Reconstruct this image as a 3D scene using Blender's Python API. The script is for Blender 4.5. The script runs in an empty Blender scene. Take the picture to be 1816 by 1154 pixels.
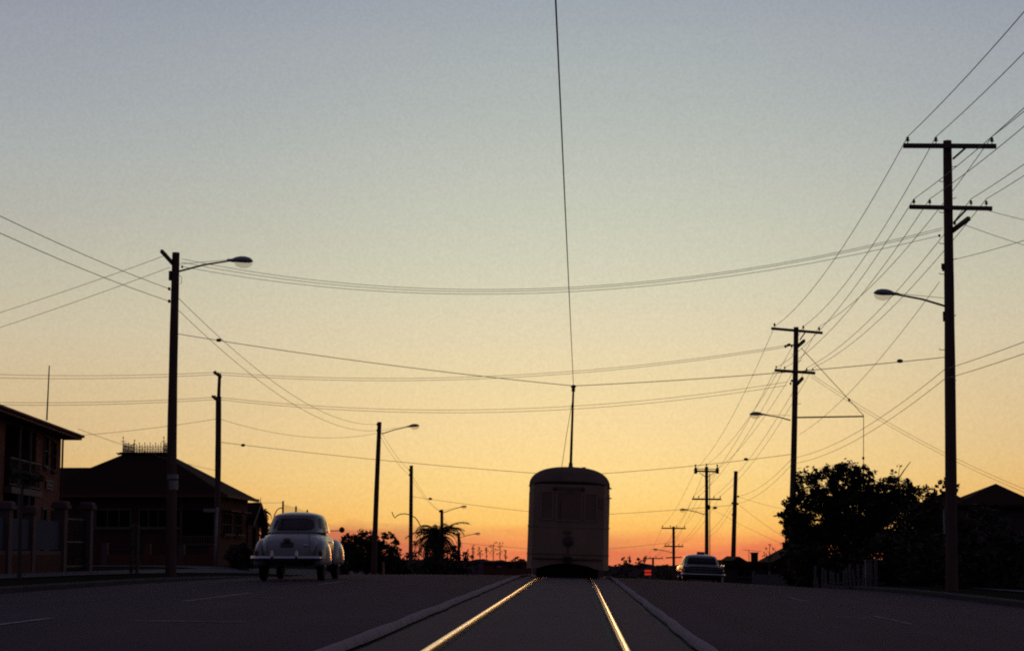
import bpy, math, random
from mathutils import Vector, Matrix
R = math.radians
rnd = random.Random(7)
sc = bpy.context.scene
col = sc.collection

# ------------------------------------------------------------------ camera
F = 3300.0; W0, H0 = 1816.0, 1154.0
EYE = Vector((0.36, 0.0, 0.70))
TH = math.atan(401.0 / F); PSI = math.atan(118.0 / F * math.cos(TH))
fw = Vector((-math.sin(PSI) * math.cos(TH), math.cos(PSI) * math.cos(TH), math.sin(TH)))
rt = Vector((math.cos(PSI), math.sin(PSI), 0)); up = rt.cross(fw)
cam = bpy.data.cameras.new('camera'); co = bpy.data.objects.new('camera', cam); col.objects.link(co)
co.location = EYE; co.rotation_euler = (R(90) + TH, 0, PSI)
cam.sensor_fit = 'HORIZONTAL'; cam.sensor_width = 36; cam.lens = 36 * F / W0
cam.clip_start = 0.1; cam.clip_end = 30000
sc.camera = co

def P(px, py, d):
    """point at distance d down the road, as measured off the photograph"""
    v = fw + rt * ((px - W0 / 2) / F) + up * ((H0 / 2 - py) / F)
    return EYE + v * (d / v.y)

# ------------------------------------------------------------------ materials
def mat(name, c1, c2=None, scale=6.0, rough=0.75, metal=0.0, bump=0.0, coat=0.0, detail=6, spec=0.4, stretch=None, emit=None):
    m = bpy.data.materials.new(name); m.use_nodes = True
    nt = m.node_tree; b = nt.nodes['Principled BSDF']
    b.inputs['Roughness'].default_value = rough; b.inputs['Metallic'].default_value = metal
    b.inputs['Specular IOR Level'].default_value = spec
    b.inputs['Coat Weight'].default_value = coat
    if c2 is None: c2 = tuple(x * 0.7 for x in c1)
    tc = nt.nodes.new('ShaderNodeTexCoord'); n = nt.nodes.new('ShaderNodeTexNoise')
    mp = nt.nodes.new('ShaderNodeMapping')
    if stretch: mp.inputs['Scale'].default_value = stretch
    nt.links.new(tc.outputs['Object'], mp.inputs['Vector']); nt.links.new(mp.outputs['Vector'], n.inputs['Vector'])
    n.inputs['Scale'].default_value = scale; n.inputs['Detail'].default_value = detail; n.inputs['Roughness'].default_value = 0.65
    r = nt.nodes.new('ShaderNodeValToRGB'); r.color_ramp.elements[0].position = 0.3; r.color_ramp.elements[1].position = 0.7
    r.color_ramp.elements[0].color = (*c1, 1); r.color_ramp.elements[1].color = (*c2, 1)
    nt.links.new(n.outputs['Fac'], r.inputs['Fac']); nt.links.new(r.outputs['Color'], b.inputs['Base Color'])
    if bump:
        bp = nt.nodes.new('ShaderNodeBump'); bp.inputs['Strength'].default_value = bump; bp.inputs['Distance'].default_value = 0.02
        nt.links.new(n.outputs['Fac'], bp.inputs['Height']); nt.links.new(bp.outputs['Normal'], b.inputs['Normal'])
    if emit:
        b.inputs['Emission Color'].default_value = (*emit[0], 1); b.inputs['Emission Strength'].default_value = emit[1]
    return m

def brick_mat(name, c1, c2, mortar):
    m = mat(name, c1, c2, rough=0.95, spec=.05)
    nt = m.node_tree; b = nt.nodes['Principled BSDF']
    br = nt.nodes.new('ShaderNodeTexBrick'); tc = nt.nodes.new('ShaderNodeTexCoord')
    mp = nt.nodes.new('ShaderNodeMapping'); mp.inputs['Rotation'].default_value = (R(90), 0, R(90))
    nt.links.new(tc.outputs['Object'], mp.inputs['Vector']); nt.links.new(mp.outputs['Vector'], br.inputs['Vector'])
    br.inputs['Color1'].default_value = (*c1, 1); br.inputs['Color2'].default_value = (*c2, 1); br.inputs['Mortar'].default_value = (*mortar, 1)
    br.inputs['Scale'].default_value = 4.2; br.inputs['Mortar Size'].default_value = 0.015
    nt.links.new(br.outputs['Color'], b.inputs['Base Color'])
    return m

def glass_mat(name, tint=(0.35, 0.33, 0.32), trans=0.55, rough=0.08):
    m = bpy.data.materials.new(name); m.use_nodes = True
    nt = m.node_tree; nt.nodes.remove(nt.nodes['Principled BSDF']); out = nt.nodes['Material Output']
    t = nt.nodes.new('ShaderNodeBsdfTransparent'); t.inputs['Color'].default_value = (*tint, 1)
    g = nt.nodes.new('ShaderNodeBsdfGlossy'); g.inputs['Roughness'].default_value = rough; g.inputs['Color'].default_value = (0.4, 0.4, 0.4, 1)
    fr = nt.nodes.new('ShaderNodeFresnel'); fr.inputs['IOR'].default_value = 1.45
    mx = nt.nodes.new('ShaderNodeMixShader')
    nt.links.new(fr.outputs['Fac'], mx.inputs['Fac']); nt.links.new(t.outputs[0], mx.inputs[1]); nt.links.new(g.outputs[0], mx.inputs[2])
    nt.links.new(mx.outputs[0], out.inputs['Surface'])
    return m

def bowl_mat(name):
    m = bpy.data.materials.new(name); m.use_nodes = True
    nt = m.node_tree; nt.nodes.remove(nt.nodes['Principled BSDF']); out = nt.nodes['Material Output']
    a = nt.nodes.new('ShaderNodeBsdfTranslucent'); a.inputs['Color'].default_value = (0.9, 0.86, 0.78, 1)
    t = nt.nodes.new('ShaderNodeBsdfTransparent'); t.inputs['Color'].default_value = (0.96, 0.94, 0.90, 1)
    mx = nt.nodes.new('ShaderNodeMixShader'); mx.inputs['Fac'].default_value = 0.80
    nt.links.new(a.outputs[0], mx.inputs[1]); nt.links.new(t.outputs[0], mx.inputs[2]); nt.links.new(mx.outputs[0], out.inputs['Surface'])
    return m

def net_mat(name):
    m = bpy.data.materials.new(name); m.use_nodes = True
    nt = m.node_tree; b = nt.nodes['Principled BSDF']; out = nt.nodes['Material Output']
    b.inputs['Base Color'].default_value = (0.05, 0.045, 0.04, 1)
    t = nt.nodes.new('ShaderNodeBsdfTransparent'); mx = nt.nodes.new('ShaderNodeMixShader'); mx.inputs['Fac'].default_value = 0.72
    nt.links.new(b.outputs[0], mx.inputs[1]); nt.links.new(t.outputs[0], mx.inputs[2]); nt.links.new(mx.outputs[0], out.inputs['Surface'])
    return m

def asphalt_mat():
    m = mat('asphalt', (0.033, 0.015, 0.040), (0.047, 0.022, 0.056), scale=0.35, rough=0.9, spec=0.035)
    nt = m.node_tree; b = nt.nodes['Principled BSDF']
    tc = nt.nodes.new('ShaderNodeTexCoord')
    fine = nt.nodes.new('ShaderNodeTexNoise'); fine.inputs['Scale'].default_value = 60; fine.inputs['Detail'].default_value = 4
    mp = nt.nodes.new('ShaderNodeMapping'); mp.inputs['Scale'].default_value = (1.0, 0.06, 1)
    streak = nt.nodes.new('ShaderNodeTexNoise'); streak.inputs['Scale'].default_value = 1.3; streak.inputs['Detail'].default_value = 5
    nt.links.new(tc.outputs['Object'], fine.inputs['Vector'])
    nt.links.new(tc.outputs['Object'], mp.inputs['Vector']); nt.links.new(mp.outputs['Vector'], streak.inputs['Vector'])
    old = [l for l in nt.links if l.to_socket == b.inputs['Base Color']][0].from_socket
    mx = nt.nodes.new('ShaderNodeMixRGB'); mx.blend_type = 'MULTIPLY'; mx.inputs['Fac'].default_value = 0.55
    rp = nt.nodes.new('ShaderNodeValToRGB'); rp.color_ramp.elements[0].position = 0.35; rp.color_ramp.elements[0].color = (0.6, 0.58, 0.6, 1)
    rp.color_ramp.elements[1].position = 0.68; rp.color_ramp.elements[1].color = (1.25, 1.2, 1.22, 1)
    nt.links.new(streak.outputs['Fac'], rp.inputs['Fac'])
    nt.links.new(old, mx.inputs['Color1']); nt.links.new(rp.outputs['Color'], mx.inputs['Color2'])
    mx2 = nt.nodes.new('ShaderNodeMixRGB'); mx2.blend_type = 'OVERLAY'; mx2.inputs['Fac'].default_value = 0.22
    nt.links.new(mx.outputs['Color'], mx2.inputs['Color1']); nt.links.new(fine.outputs['Fac'], mx2.inputs['Color2'])
    nt.links.new(mx2.outputs['Color'], b.inputs['Base Color'])
    bp = nt.nodes.new('ShaderNodeBump'); bp.inputs['Strength'].default_value = 0.10; bp.inputs['Distance'].default_value = 0.006
    nt.links.new(fine.outputs['Fac'], bp.inputs['Height']); nt.links.new(bp.outputs['Normal'], b.inputs['Normal'])
    return m

M = dict(
    asphalt=asphalt_mat(),
    bed=mat('track_paving', (0.075, 0.045, 0.058), (0.10, 0.062, 0.077), scale=2.2, rough=0.9, bump=0.25, stretch=(1, 0.25, 1), spec=0.08),
    edge=mat('concrete_edge', (0.15, 0.12, 0.155), (0.27, 0.22, 0.275), scale=9, rough=0.9, bump=0.5, spec=.1),
    kerb=mat('kerb_concrete', (0.04, 0.034, 0.04), (0.07, 0.06, 0.068), scale=3, rough=0.95, bump=0.4, spec=.05),
    path=mat('path_concrete', (0.05, 0.044, 0.06), (0.08, 0.07, 0.09), scale=1.5, rough=0.95, spec=.05),
    paint=mat('road_paint', (0.09, 0.07, 0.095), (0.34, 0.28, 0.33), scale=4, rough=0.9, spec=0.03),
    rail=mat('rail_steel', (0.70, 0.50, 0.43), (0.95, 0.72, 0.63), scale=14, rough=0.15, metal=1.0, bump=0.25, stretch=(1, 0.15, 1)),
    groove_and_shade=mat('rail_groove_and_edge_shade', (0.03, 0.022, 0.018), rough=0.8),
    grass=mat('dry_grass', (0.018, 0.017, 0.013), (0.036, 0.032, 0.023), scale=1.3, rough=1.0, bump=0.6, spec=0.0),
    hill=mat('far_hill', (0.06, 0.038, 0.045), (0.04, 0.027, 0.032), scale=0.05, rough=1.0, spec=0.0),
    timber=mat('pole_timber', (0.085, 0.052, 0.047), (0.135, 0.086, 0.078), scale=3, rough=1.0, stretch=(6, 6, 0.4), spec=0.0),
    arm=mat('crossarm_timber', (0.09, 0.06, 0.05), (0.13, 0.09, 0.075), scale=5, rough=0.9, stretch=(0.5, 5, 5)),
    steel=mat('galvanised_steel', (0.16, 0.15, 0.15), (0.26, 0.25, 0.25), scale=8, rough=0.5, metal=0.6),
    darksteel=mat('dark_steel', (0.03, 0.027, 0.025), (0.05, 0.045, 0.04), scale=8, rough=0.7, metal=0.1, spec=.2),
    porcelain=mat('brown_porcelain', (0.05, 0.03, 0.022), rough=0.2, coat=0.4),
    wire=mat('copper_wire', (0.045, 0.038, 0.034), rough=0.6, metal=0.3),
    lampcase=mat('lamp_casing', (0.22, 0.23, 0.25), (0.30, 0.31, 0.33), scale=5, rough=0.45, metal=0.3),
    bowl=bowl_mat('lamp_bowl'),
    trambody=mat('tram_paint', (0.25, 0.168, 0.125), (0.36, 0.24, 0.175), scale=1.1, rough=0.85, spec=0.04, stretch=(1, 1, 0.4)),
    tramdark=mat('tram_trim', (0.14, 0.09, 0.07), (0.19, 0.122, 0.095), rough=0.8, spec=.1),
    tramroof=mat('tram_roof', (0.085, 0.056, 0.046), (0.13, 0.085, 0.068), scale=3, rough=0.95, spec=.08),
    under=mat('running_gear', (0.035, 0.02, 0.022), (0.055, 0.034, 0.034), scale=6, rough=1.0, spec=.03),
    tramglass=mat('tram_glass', (0.155, 0.085, 0.062), (0.225, 0.125, 0.09), scale=1.2, rough=0.25, spec=0.35),
    lens=mat('lamp_lens', (0.09, 0.055, 0.05), rough=0.3, spec=.3),
    carpaint=mat('pale_car_paint', (0.185, 0.185, 0.205), (0.215, 0.215, 0.235), scale=2, rough=0.38, coat=0.35),
    cartop=mat('grey_car_roof', (0.105, 0.095, 0.10), (0.13, 0.118, 0.122), scale=2, rough=0.35, coat=0.4),
    cardark=mat('dark_car_paint', (0.035, 0.032, 0.045), (0.045, 0.04, 0.055), scale=2, rough=0.15, coat=1.0),
    carlight=mat('pale_car_roof', (0.27, 0.26, 0.28), (0.30, 0.29, 0.31), scale=2, rough=0.35, coat=0.4),
    chrome=mat('chrome', (0.45, 0.44, 0.45), (0.52, 0.51, 0.52), scale=10, rough=0.22, metal=1.0),
    tyre=mat('tyre_rubber', (0.012, 0.011, 0.012), (0.02, 0.018, 0.02), scale=12, rough=0.9),
    plate=mat('number_plate', (0.035, 0.033, 0.04), (0.05, 0.05, 0.05), rough=0.5),
    carglass=glass_mat('car_glass', (0.80, 0.72, 0.68)),
    tail=mat('tail_lamp', (0.18, 0.012, 0.01), rough=0.15, coat=0.5),
    seat=mat('seat_cloth', (0.03, 0.02, 0.018), rough=0.9),
    brick=brick_mat('red_brick', (0.15, 0.052, 0.042), (0.11, 0.04, 0.034), (0.11, 0.07, 0.06)),
    brickdark=brick_mat('dark_brick', (0.085, 0.034, 0.029), (0.065, 0.027, 0.024), (0.07, 0.05, 0.045)),
    tile=mat('roof_tile', (0.05, 0.024, 0.021), (0.08, 0.037, 0.03), scale=4, rough=0.95, bump=0.4, spec=.05),
    iron=mat('roof_iron', (0.024, 0.012, 0.011), (0.036, 0.018, 0.016), scale=2, rough=0.95, stretch=(6, 1, 1), spec=.03),
    cream=mat('cream_timber', (0.12, 0.092, 0.086), (0.155, 0.12, 0.11), scale=3, rough=0.9, spec=.05),
    redtimber=mat('red_timber', (0.11, 0.036, 0.032), (0.14, 0.048, 0.042), scale=3, rough=0.85, spec=.15),
    darkwall=mat('dark_wall', (0.045, 0.03, 0.03), (0.07, 0.045, 0.045), scale=2, rough=0.85),
    pink=mat('rendered_pillar', (0.105, 0.068, 0.072), (0.14, 0.092, 0.096), scale=4, rough=0.95, bump=0.3, spec=.05),
    blue=mat('pale_blue_panel', (0.066, 0.062, 0.092), (0.082, 0.077, 0.11), scale=2, rough=0.9, spec=.03),
    pane=mat('window_glass', (0.012, 0.011, 0.015), rough=0.5, spec=0.0),
    white=mat('weathered_white', (0.22, 0.19, 0.21), (0.32, 0.28, 0.30), scale=6, rough=0.8, spec=.1),
    filigree=mat('cast_iron_lace', (0.30, 0.21, 0.19), (0.38, 0.27, 0.25), scale=6, rough=0.6),
    leaf=mat('leaf', (0.035, 0.04, 0.018), (0.06, 0.062, 0.028), scale=3, rough=0.7),
    leafdark=mat('dark_leaf', (0.034, 0.027, 0.024), (0.058, 0.046, 0.038), scale=3, rough=0.9, spec=.1),
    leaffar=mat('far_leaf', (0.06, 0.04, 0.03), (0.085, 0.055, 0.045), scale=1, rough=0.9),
    bark=mat('bark', (0.05, 0.04, 0.032), (0.08, 0.065, 0.05), scale=4, rough=0.95, bump=0.5, stretch=(4, 4, 0.6)),
    net=net_mat('wire_netting'),
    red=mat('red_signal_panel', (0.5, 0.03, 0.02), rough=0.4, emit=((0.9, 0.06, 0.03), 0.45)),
    palegreen=mat('pale_green_paint', (0.30, 0.36, 0.34), (0.36, 0.42, 0.4), rough=0.5),
    orange=mat('faded_orange_paint', (0.30, 0.14, 0.07), (0.36, 0.17, 0.08), rough=0.7),
    picket=mat('picket_paint', (0.12, 0.11, 0.12), (0.17, 0.155, 0.165), scale=4, rough=0.8),
)

# ------------------------------------------------------------------ mesh building
ORG = {}
class MB:
    def __init__(s): s.v = []; s.f = []
    def add(s, vs, fs):
        o = len(s.v); s.v += [Vector(v) for v in vs]; s.f += [tuple(i + o for i in f) for f in fs]; return s
    def box(s, c, d, rot=None):
        c = Vector(c); hx, hy, hz = d[0] / 2, d[1] / 2, d[2] / 2
        vs = [Vector((x, y, z)) for x in (-hx, hx) for y in (-hy, hy) for z in (-hz, hz)]
        if rot is not None: vs = [rot @ v for v in vs]
        return s.add([c + v for v in vs], [(0, 1, 3, 2), (4, 6, 7, 5), (0, 4, 5, 1), (2, 3, 7, 6), (0, 2, 6, 4), (1, 5, 7, 3)])
    def beam(s, a, b, w, h):
        a, b = Vector(a), Vector(b); t = (b - a).normalized()
        u = Vector((0, 0, 1)) if abs(t.z) < 0.9 else Vector((0, 1, 0))
        x = t.cross(u).normalized(); y = x.cross(t).normalized()
        vs = []
        for p in (a, b):
            for i, j in ((-1, -1), (1, -1), (1, 1), (-1, 1)): vs.append(p + x * (i * w / 2) + y * (j * h / 2))
        return s.add(vs, [(0, 3, 2, 1), (4, 5, 6, 7)] + [(i, (i + 1) % 4, 4 + (i + 1) % 4, 4 + i) for i in range(4)])
    def tube(s, pts, r, n=8, cap=True):
        pts = [Vector(p) for p in pts]; k = len(pts)
        rs = r if isinstance(r, (list, tuple)) else [r] * k
        vs = []; pu = None
        for i, p in enumerate(pts):
            t = (pts[min(i + 1, k - 1)] - pts[max(i - 1, 0)]).normalized()
            if pu is None: pu = t.orthogonal().normalized()
            pu = (pu - t * pu.dot(t)).normalized(); w = t.cross(pu)
            for j in range(n):
                a = 2 * math.pi * j / n; vs.append(p + (pu * math.cos(a) + w * math.sin(a)) * rs[i])
        fs = [(i * n + j, i * n + (j + 1) % n, (i + 1) * n + (j + 1) % n, (i + 1) * n + j) for i in range(k - 1) for j in range(n)]
        if cap: fs += [tuple(range(n))[::-1], tuple((k - 1) * n + j for j in range(n))]
        return s.add(vs, fs)
    def ell(s, c, r, nu=14, nv=8, p=1.0, rot=None, zmin=-1, zmax=1):
        c = Vector(c); vs = []; sg = lambda x: math.copysign(abs(x) ** p, x)
        for i in range(nv + 1):
            b = math.asin(zmin) + (math.asin(zmax) - math.asin(zmin)) * i / nv
            for j in range(nu):
                a = 2 * math.pi * j / nu
                v = Vector((r[0] * sg(math.cos(a)) * sg(math.cos(b)), r[1] * sg(math.sin(a)) * sg(math.cos(b)), r[2] * sg(math.sin(b))))
                vs.append(c + (rot @ v if rot is not None else v))
        fs = [(i * nu + j, i * nu + (j + 1) % nu, (i + 1) * nu + (j + 1) % nu, (i + 1) * nu + j) for i in range(nv) for j in range(nu)]
        fs += [tuple(range(nu))[::-1], tuple(nv * nu + j for j in range(nu))]
        return s.add(vs, fs)
    def lathe(s, base, axis, prof, n=14):
        """prof: (distance along axis, radius)"""
        base = Vector(base); axis = Vector(axis).normalized()
        return s.tube([base + axis * t for t, _ in prof], [max(r, 1e-4) for _, r in prof], n)
    def grid(s, fn, nu, nv, closed=False, keep=None):
        vs = [fn(i / nu, j / nv) for j in range(nv + 1) for i in range(nu + (0 if closed else 1))]
        w = nu if closed else nu + 1; fs = []
        for j in range(nv):
            for i in range(nu):
                if keep and not keep((i + .5) / nu, (j + .5) / nv): continue
                i2 = (i + 1) % w if closed else i + 1
                fs.append((j * w + i, j * w + i2, (j + 1) * w + i2, (j + 1) * w + i))
        return s.add(vs, fs)
    def prism(s, poly, d):
        """poly: planar 3-D points; d: extrusion vector"""
        n = len(poly); d = Vector(d); a = [Vector(p) for p in poly]
        return s.add(a + [p + d for p in a], [tuple(range(n))[::-1], tuple(range(n, 2 * n))] + [(i, (i + 1) % n, n + (i + 1) % n, n + i) for i in range(n)])
    def build(s, name, m, parent=None, smooth=False, origin=None):
        used = sorted({i for f in s.f for i in f}); mp = {o: n for n, o in enumerate(used)}
        if origin is None: origin = ORG.get(parent, Vector((0, 0, 0))) if parent else Vector((0, 0, 0))
        me = bpy.data.meshes.new(name)
        me.from_pydata([tuple(s.v[i] - origin) for i in used], [], [tuple(mp[i] for i in f) for f in s.f])
        if smooth:
            me.polygons.foreach_set('use_smooth', [True] * len(me.polygons))
        me.materials.append(M[m]); me.update()
        o = bpy.data.objects.new(name, me); col.objects.link(o)
        if parent is not None: o.parent = parent
        else: o.location = origin
        ORG[o] = origin
        return o

def smooth_angle(o, deg=35):
    me = o.data
    me.polygons.foreach_set('use_smooth', [True] * len(me.polygons))
    me.set_sharp_from_angle(angle=R(deg))

def tag(o, label, cat, group=None):
    o['label'] = label; o['category'] = cat
    if group: o['group'] = group
    return o
def thing(name, loc, label, cat, group=None, local=False, rot=None):
    o = bpy.data.objects.new(name, None); col.objects.link(o); o.location = loc; o.empty_display_size = 0.3
    if rot: o.rotation_euler = rot
    ORG[o] = Vector((0, 0, 0)) if local else Vector(loc)
    return tag(o, label, cat, group)
def struct(mb, name, m, smooth=False):
    o = mb.build(name, m, smooth=smooth); o['kind'] = 'structure'; return o
def lerp_tab(tab, x):
    if x <= tab[0][0]: return tab[0][1]
    for (a, b), (c, d) in zip(tab, tab[1:]):
        if x <= c: return b + (d - b) * (x - a) / (c - a)
    return tab[-1][1]
def sstep(t): t = max(0, min(1, t)); return t * t * (3 - 2 * t)

# ------------------------------------------------------------------ terrain
KL, KR = -11.2, 9.5
def prof(y):
    if y < 45: return 0.0
    if y < 150: return -(y - 45) ** 2 / 2800.0
    if y < 210: return -3.9375 - 0.075 * (y - 150) + 0.0002 * (y - 150) ** 2
    return lerp_tab([(210, -7.72), (260, -8.6), (420, -8.6), (700, -9), (1500, -16), (4000, -40), (12000, -140)], y)
CROSS = [(-11.2, -0.13), (-9, -0.01), (-7, 0.055), (-5, 0.065), (-1.5, 0.035), (0, 0), (1.5, -0.04), (5.2, -0.20), (9.5, -0.44)]
def gz(x, y): return lerp_tab(CROSS, x) + prof(y)
def land(x, y):
    if x < KL + 0.01:
        near = gz(KL, y) + 0.12
        k = sstep((y - 190) / 110)
        far = (0.13 + 0.12 * prof(y)) * (1 - k) + prof(y) * k
        return near + (far - near) * sstep((KL - x) / 5.0)
    if x > KR - 0.01:
        near = gz(KR, y) + 0.12
        k = sstep((y - 120) / 100)
        far = (-0.35 + 0.75 * prof(y)) * (1 - k) + prof(y) * k - 0.045 * max(0, min(x - 12, 25)) * (1 - k)
        return near + (far - near) * sstep((x - KR) / 4.0)
    return gz(x, y) - 0.2
YS = [-60, -30, -10, 0] + [4 * i for i in range(1, 60)] + [250, 270, 300, 340, 380, 420, 500, 600, 700, 900, 1200, 1500, 2200, 3000, 4000, 6000, 9000, 12000]
XS = [-9000, -4000, -1500, -600, -250, -120, -70, -45, -30, -22, -18, -16.2, -15, -14, -13, -12.2, -11.5, KL - 0.15, KL + 0.05, -6, 0, 5, KR - 0.05, KR + 0.15, 10.2, 11, 12, 13, 13.5, 15, 18, 22, 30, 45, 70, 120, 250, 600, 1500, 4000, 9000]
def sheet(xs, ys, zf):
    mb = MB(); n = len(xs)
    return mb.add([(x, y, zf(x, y)) for y in ys for x in xs], [(j * n + i, j * n + i + 1, (j + 1) * n + i + 1, (j + 1) * n + i) for j in range(len(ys) - 1) for i in range(n - 1)])
struct(sheet(XS, YS, land), 'ground', 'grass', True)
RY = [-30 + 3 * i for i in range(150)]
struct(sheet([KL, -10, -9, -8, -7, -6, -5, -4, -3, -2.2, -1.345], RY, gz), 'road', 'asphalt', True)
struct(sheet([1.345, 2.2, 3, 4, 5.2, 6, 7, 8, KR], RY, gz), 'road', 'asphalt', True)
struct(sheet([-1.185, -1.0, -0.718], RY, lambda x, y: gz(x, y) - 0.012), 'track_bed', 'bed', True)
struct(sheet([-0.585, -0.3, 0, 0.3, 0.585], RY, lambda x, y: gz(x, y) - 0.008), 'track_bed', 'bed', True)
struct(sheet([0.718, 1.0, 1.185], RY, lambda x, y: gz(x, y) - 0.012), 'track_bed', 'bed', True)
struct(sheet([-0.728, -0.575], RY, lambda x, y: gz(x, y) - 0.05), 'track_bed', 'groove_and_shade', True)
struct(sheet([0.575, 0.728], RY, lambda x, y: gz(x, y) - 0.05), 'track_bed', 'groove_and_shade', True)
for a_, b_ in ((-1.325, -1.19), (1.19, 1.325)): struct(sheet([a_, b_], RY, lambda x, y: gz(x, y) - 0.045), 'track_bed', 'groove_and_shade', True)  # sunken dark strips: shadow inside the concrete edges, put into the colour
# rounded concrete edges of the tram reservation
RYF = [-10 + 0.5 * i for i in range(260)] + [120 + 5 * i for i in range(55)]
for sx in (-1, 1):
    mb = MB(); n = 9
    vs = []; rr = random.Random(3 + sx)
    ph = [rr.uniform(0, 6.28) for _ in range(4)]
    for y in RYF:
        cx = sx * 1.325 + 0.006 * math.sin(y * 0.9 + ph[0]) + 0.004 * math.sin(y * 2.3 + ph[1]) + rr.uniform(-.003, .003)
        h = 0.042 + 0.004 * math.sin(y * 1.3 + ph[2]); w = 0.050 + 0.004 * math.sin(y * 1.7 + ph[3])
        for i in range(n):
            a = math.pi * i / (n - 1); x = cx - w * math.cos(a)
            vs.append((x, y, gz(x, y) - 0.02 + (h + 0.022) * math.sin(a) ** 1.25))
    mb.add(vs, [(j * n + i, j * n + i + 1, (j + 1) * n + i + 1, (j + 1) * n + i) for j in range(len(RYF) - 1) for i in range(n - 1)])
    struct(mb, 'kerb_strip', 'edge', True)
# kerbs and paths
for kx, s in ((KL, -1), (KR, 1)):
    mb = MB(); vs = []; n = 5
    for y in RY:
        z = gz(kx, y)
        for dx, dz in ((0.0, -0.15), (0.0, 0.10), (0.03, 0.128), (0.16, 0.13), (0.165, -0.15)): vs.append((kx + s * dx, y, z + dz))
    mb.add(vs, [(j * n + i, j * n + i + 1, (j + 1) * n + i + 1, (j + 1) * n + i) for j in range(len(RY) - 1) for i in range(n - 1)])
    struct(mb, 'kerb', 'kerb')
PY = [-20 + 3 * i for i in range(70)]
struct(sheet([-14.7, -14.2, -13.7, -13.3], PY, lambda x, y: land(x, y) + 0.03), 'footpath', 'path', True)
struct(sheet([11.6, 12, 12.5, 13], PY, lambda x, y: land(x, y) + 0.03), 'footpath', 'path', True)
struct(sheet([-24, -20, -17, -15.2, -14.75], [74, 76, 78, 80, 82], lambda x, y: land(x, y) + 0.035), 'side_street', 'path', True)
# painted marks
def mark(x0, x1, y0, y1):
    ys = [y0 + (y1 - y0) * i / 8 for i in range(9)]; xs = [x0 + (x1 - x0) * i / 6 for i in range(7)]
    struct(sheet(xs, ys, lambda x, y: gz(x, y) + 0.006), 'road_marking', 'paint')
for y0, y1 in ((13.6, 18.0), (24.1, 29.1), (36.5, 41)): mark(-4.77, -4.68, y0, y1)
mark(-3.8, -2.75, 17.45, 17.56)
mark(-4.4, -3.7, 26.2, 26.28)
for y0, y1 in ((22.6, 25.5), (32.5, 36)): mark(4.30, 4.37, y0, y1)
mark(3.64, 4.16, 24.2, 24.28)

# rails
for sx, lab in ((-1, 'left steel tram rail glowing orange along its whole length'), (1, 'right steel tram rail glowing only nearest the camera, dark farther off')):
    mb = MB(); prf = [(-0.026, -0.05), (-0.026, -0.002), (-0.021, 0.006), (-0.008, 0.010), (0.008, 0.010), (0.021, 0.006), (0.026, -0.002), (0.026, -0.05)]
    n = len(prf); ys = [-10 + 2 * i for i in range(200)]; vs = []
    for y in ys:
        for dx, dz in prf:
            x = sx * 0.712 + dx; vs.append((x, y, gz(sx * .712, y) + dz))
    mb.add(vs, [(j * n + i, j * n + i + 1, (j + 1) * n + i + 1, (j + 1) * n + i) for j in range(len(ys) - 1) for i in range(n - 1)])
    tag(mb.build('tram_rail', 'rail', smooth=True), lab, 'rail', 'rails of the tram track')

# distant hill
def hill_h(x, y):
    sk = lerp_tab([(-120, 985), (-60, 990), (-24, 993), (-12, 995), (8, 1003), (14, 1001), (30, 1004), (50, 998), (120, 985)], x)
    top = 0.7 - (sk - 978) / 3300 * 420
    bump = 0.25 * math.sin(x * 0.9) * math.sin(x * 0.37 + 1) + 0.12 * math.sin(x * 2.7)
    t = sstep((y - 290) / 130) * (1 - 0.9 * sstep((y - 440) / 260))
    return -9.5 + (top + 9.5 + bump) * t
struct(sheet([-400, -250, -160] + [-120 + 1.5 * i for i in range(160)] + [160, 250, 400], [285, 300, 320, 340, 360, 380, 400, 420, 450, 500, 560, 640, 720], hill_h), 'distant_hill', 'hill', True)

# ------------------------------------------------------------------ poles
def insulator(parent, p, s=1.0, name='insulator'):
    mb = MB(); mb.lathe(Vector(p), (0, 0, 1), [(0, .012 * s), (.06 * s, .014 * s), (.065 * s, .05 * s), (.10 * s, .055 * s), (.11 * s, .03 * s), (.13 * s, .045 * s), (.17 * s, .04 * s), (.19 * s, .012 * s)], 10)
    return mb.build(name, 'porcelain', parent, True)
def pole(label, d, top, base, r0=.15, r1=.105, name='utility_pole', group='timber poles along the street', m='timber', zoff=0.0, cat='pole'):
    tp = P(top[0], top[1], d); bp = P(base[0], base[1], d)
    t = tp - bp
    gzb = (land(bp.x, d) if (bp.x < KL or bp.x > KR) else gz(bp.x, d)) + zoff
    b = bp + t * ((gzb - 0.05 - bp.z) / t.z)
    o = thing(name, b, label, cat, group)
    mb = MB(); k = 12; pts = []; rs = []
    rr = random.Random(int(top[0] * 7))
    ax, ay = rr.uniform(-.03, .03), rr.uniform(-.03, .03)
    for i in range(k + 1):
        f = i / k; w = math.sin(f * math.pi)
        pts.append(b + (tp - b) * f + Vector((ax * w, ay * w, 0))); rs.append((r0 + (r1 - r0) * f) * rr.uniform(.97, 1.03))
    mb.tube(pts, rs, 12); smooth_angle(mb.build('shaft', m, o), 50)
    return o
def crossarm(o, a, b, d, ins=(), th=.11, s=1.0, brace=None, dd=-0.17):
    pa, pb = P(*a, d) + Vector((0, dd, 0)), P(*b, d) + Vector((0, dd, 0))
    ca = MB().beam(pa, pb, th * .8, th).build('crossarm', 'arm', o)
    for x in ins:
        f = (x - a[0]) / (b[0] - a[0]); insulator(ca, pa + (pb - pa) * f + Vector((0, 0, th * .5)), s)
    if brace:
        MB().beam(P(*brace[0], d) + Vector((0, dd - .07, 0)), P(*brace[1], d) + Vector((0, dd + .05, 0)), .03, .05).build('brace', 'darksteel', o)
    return ca
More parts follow.
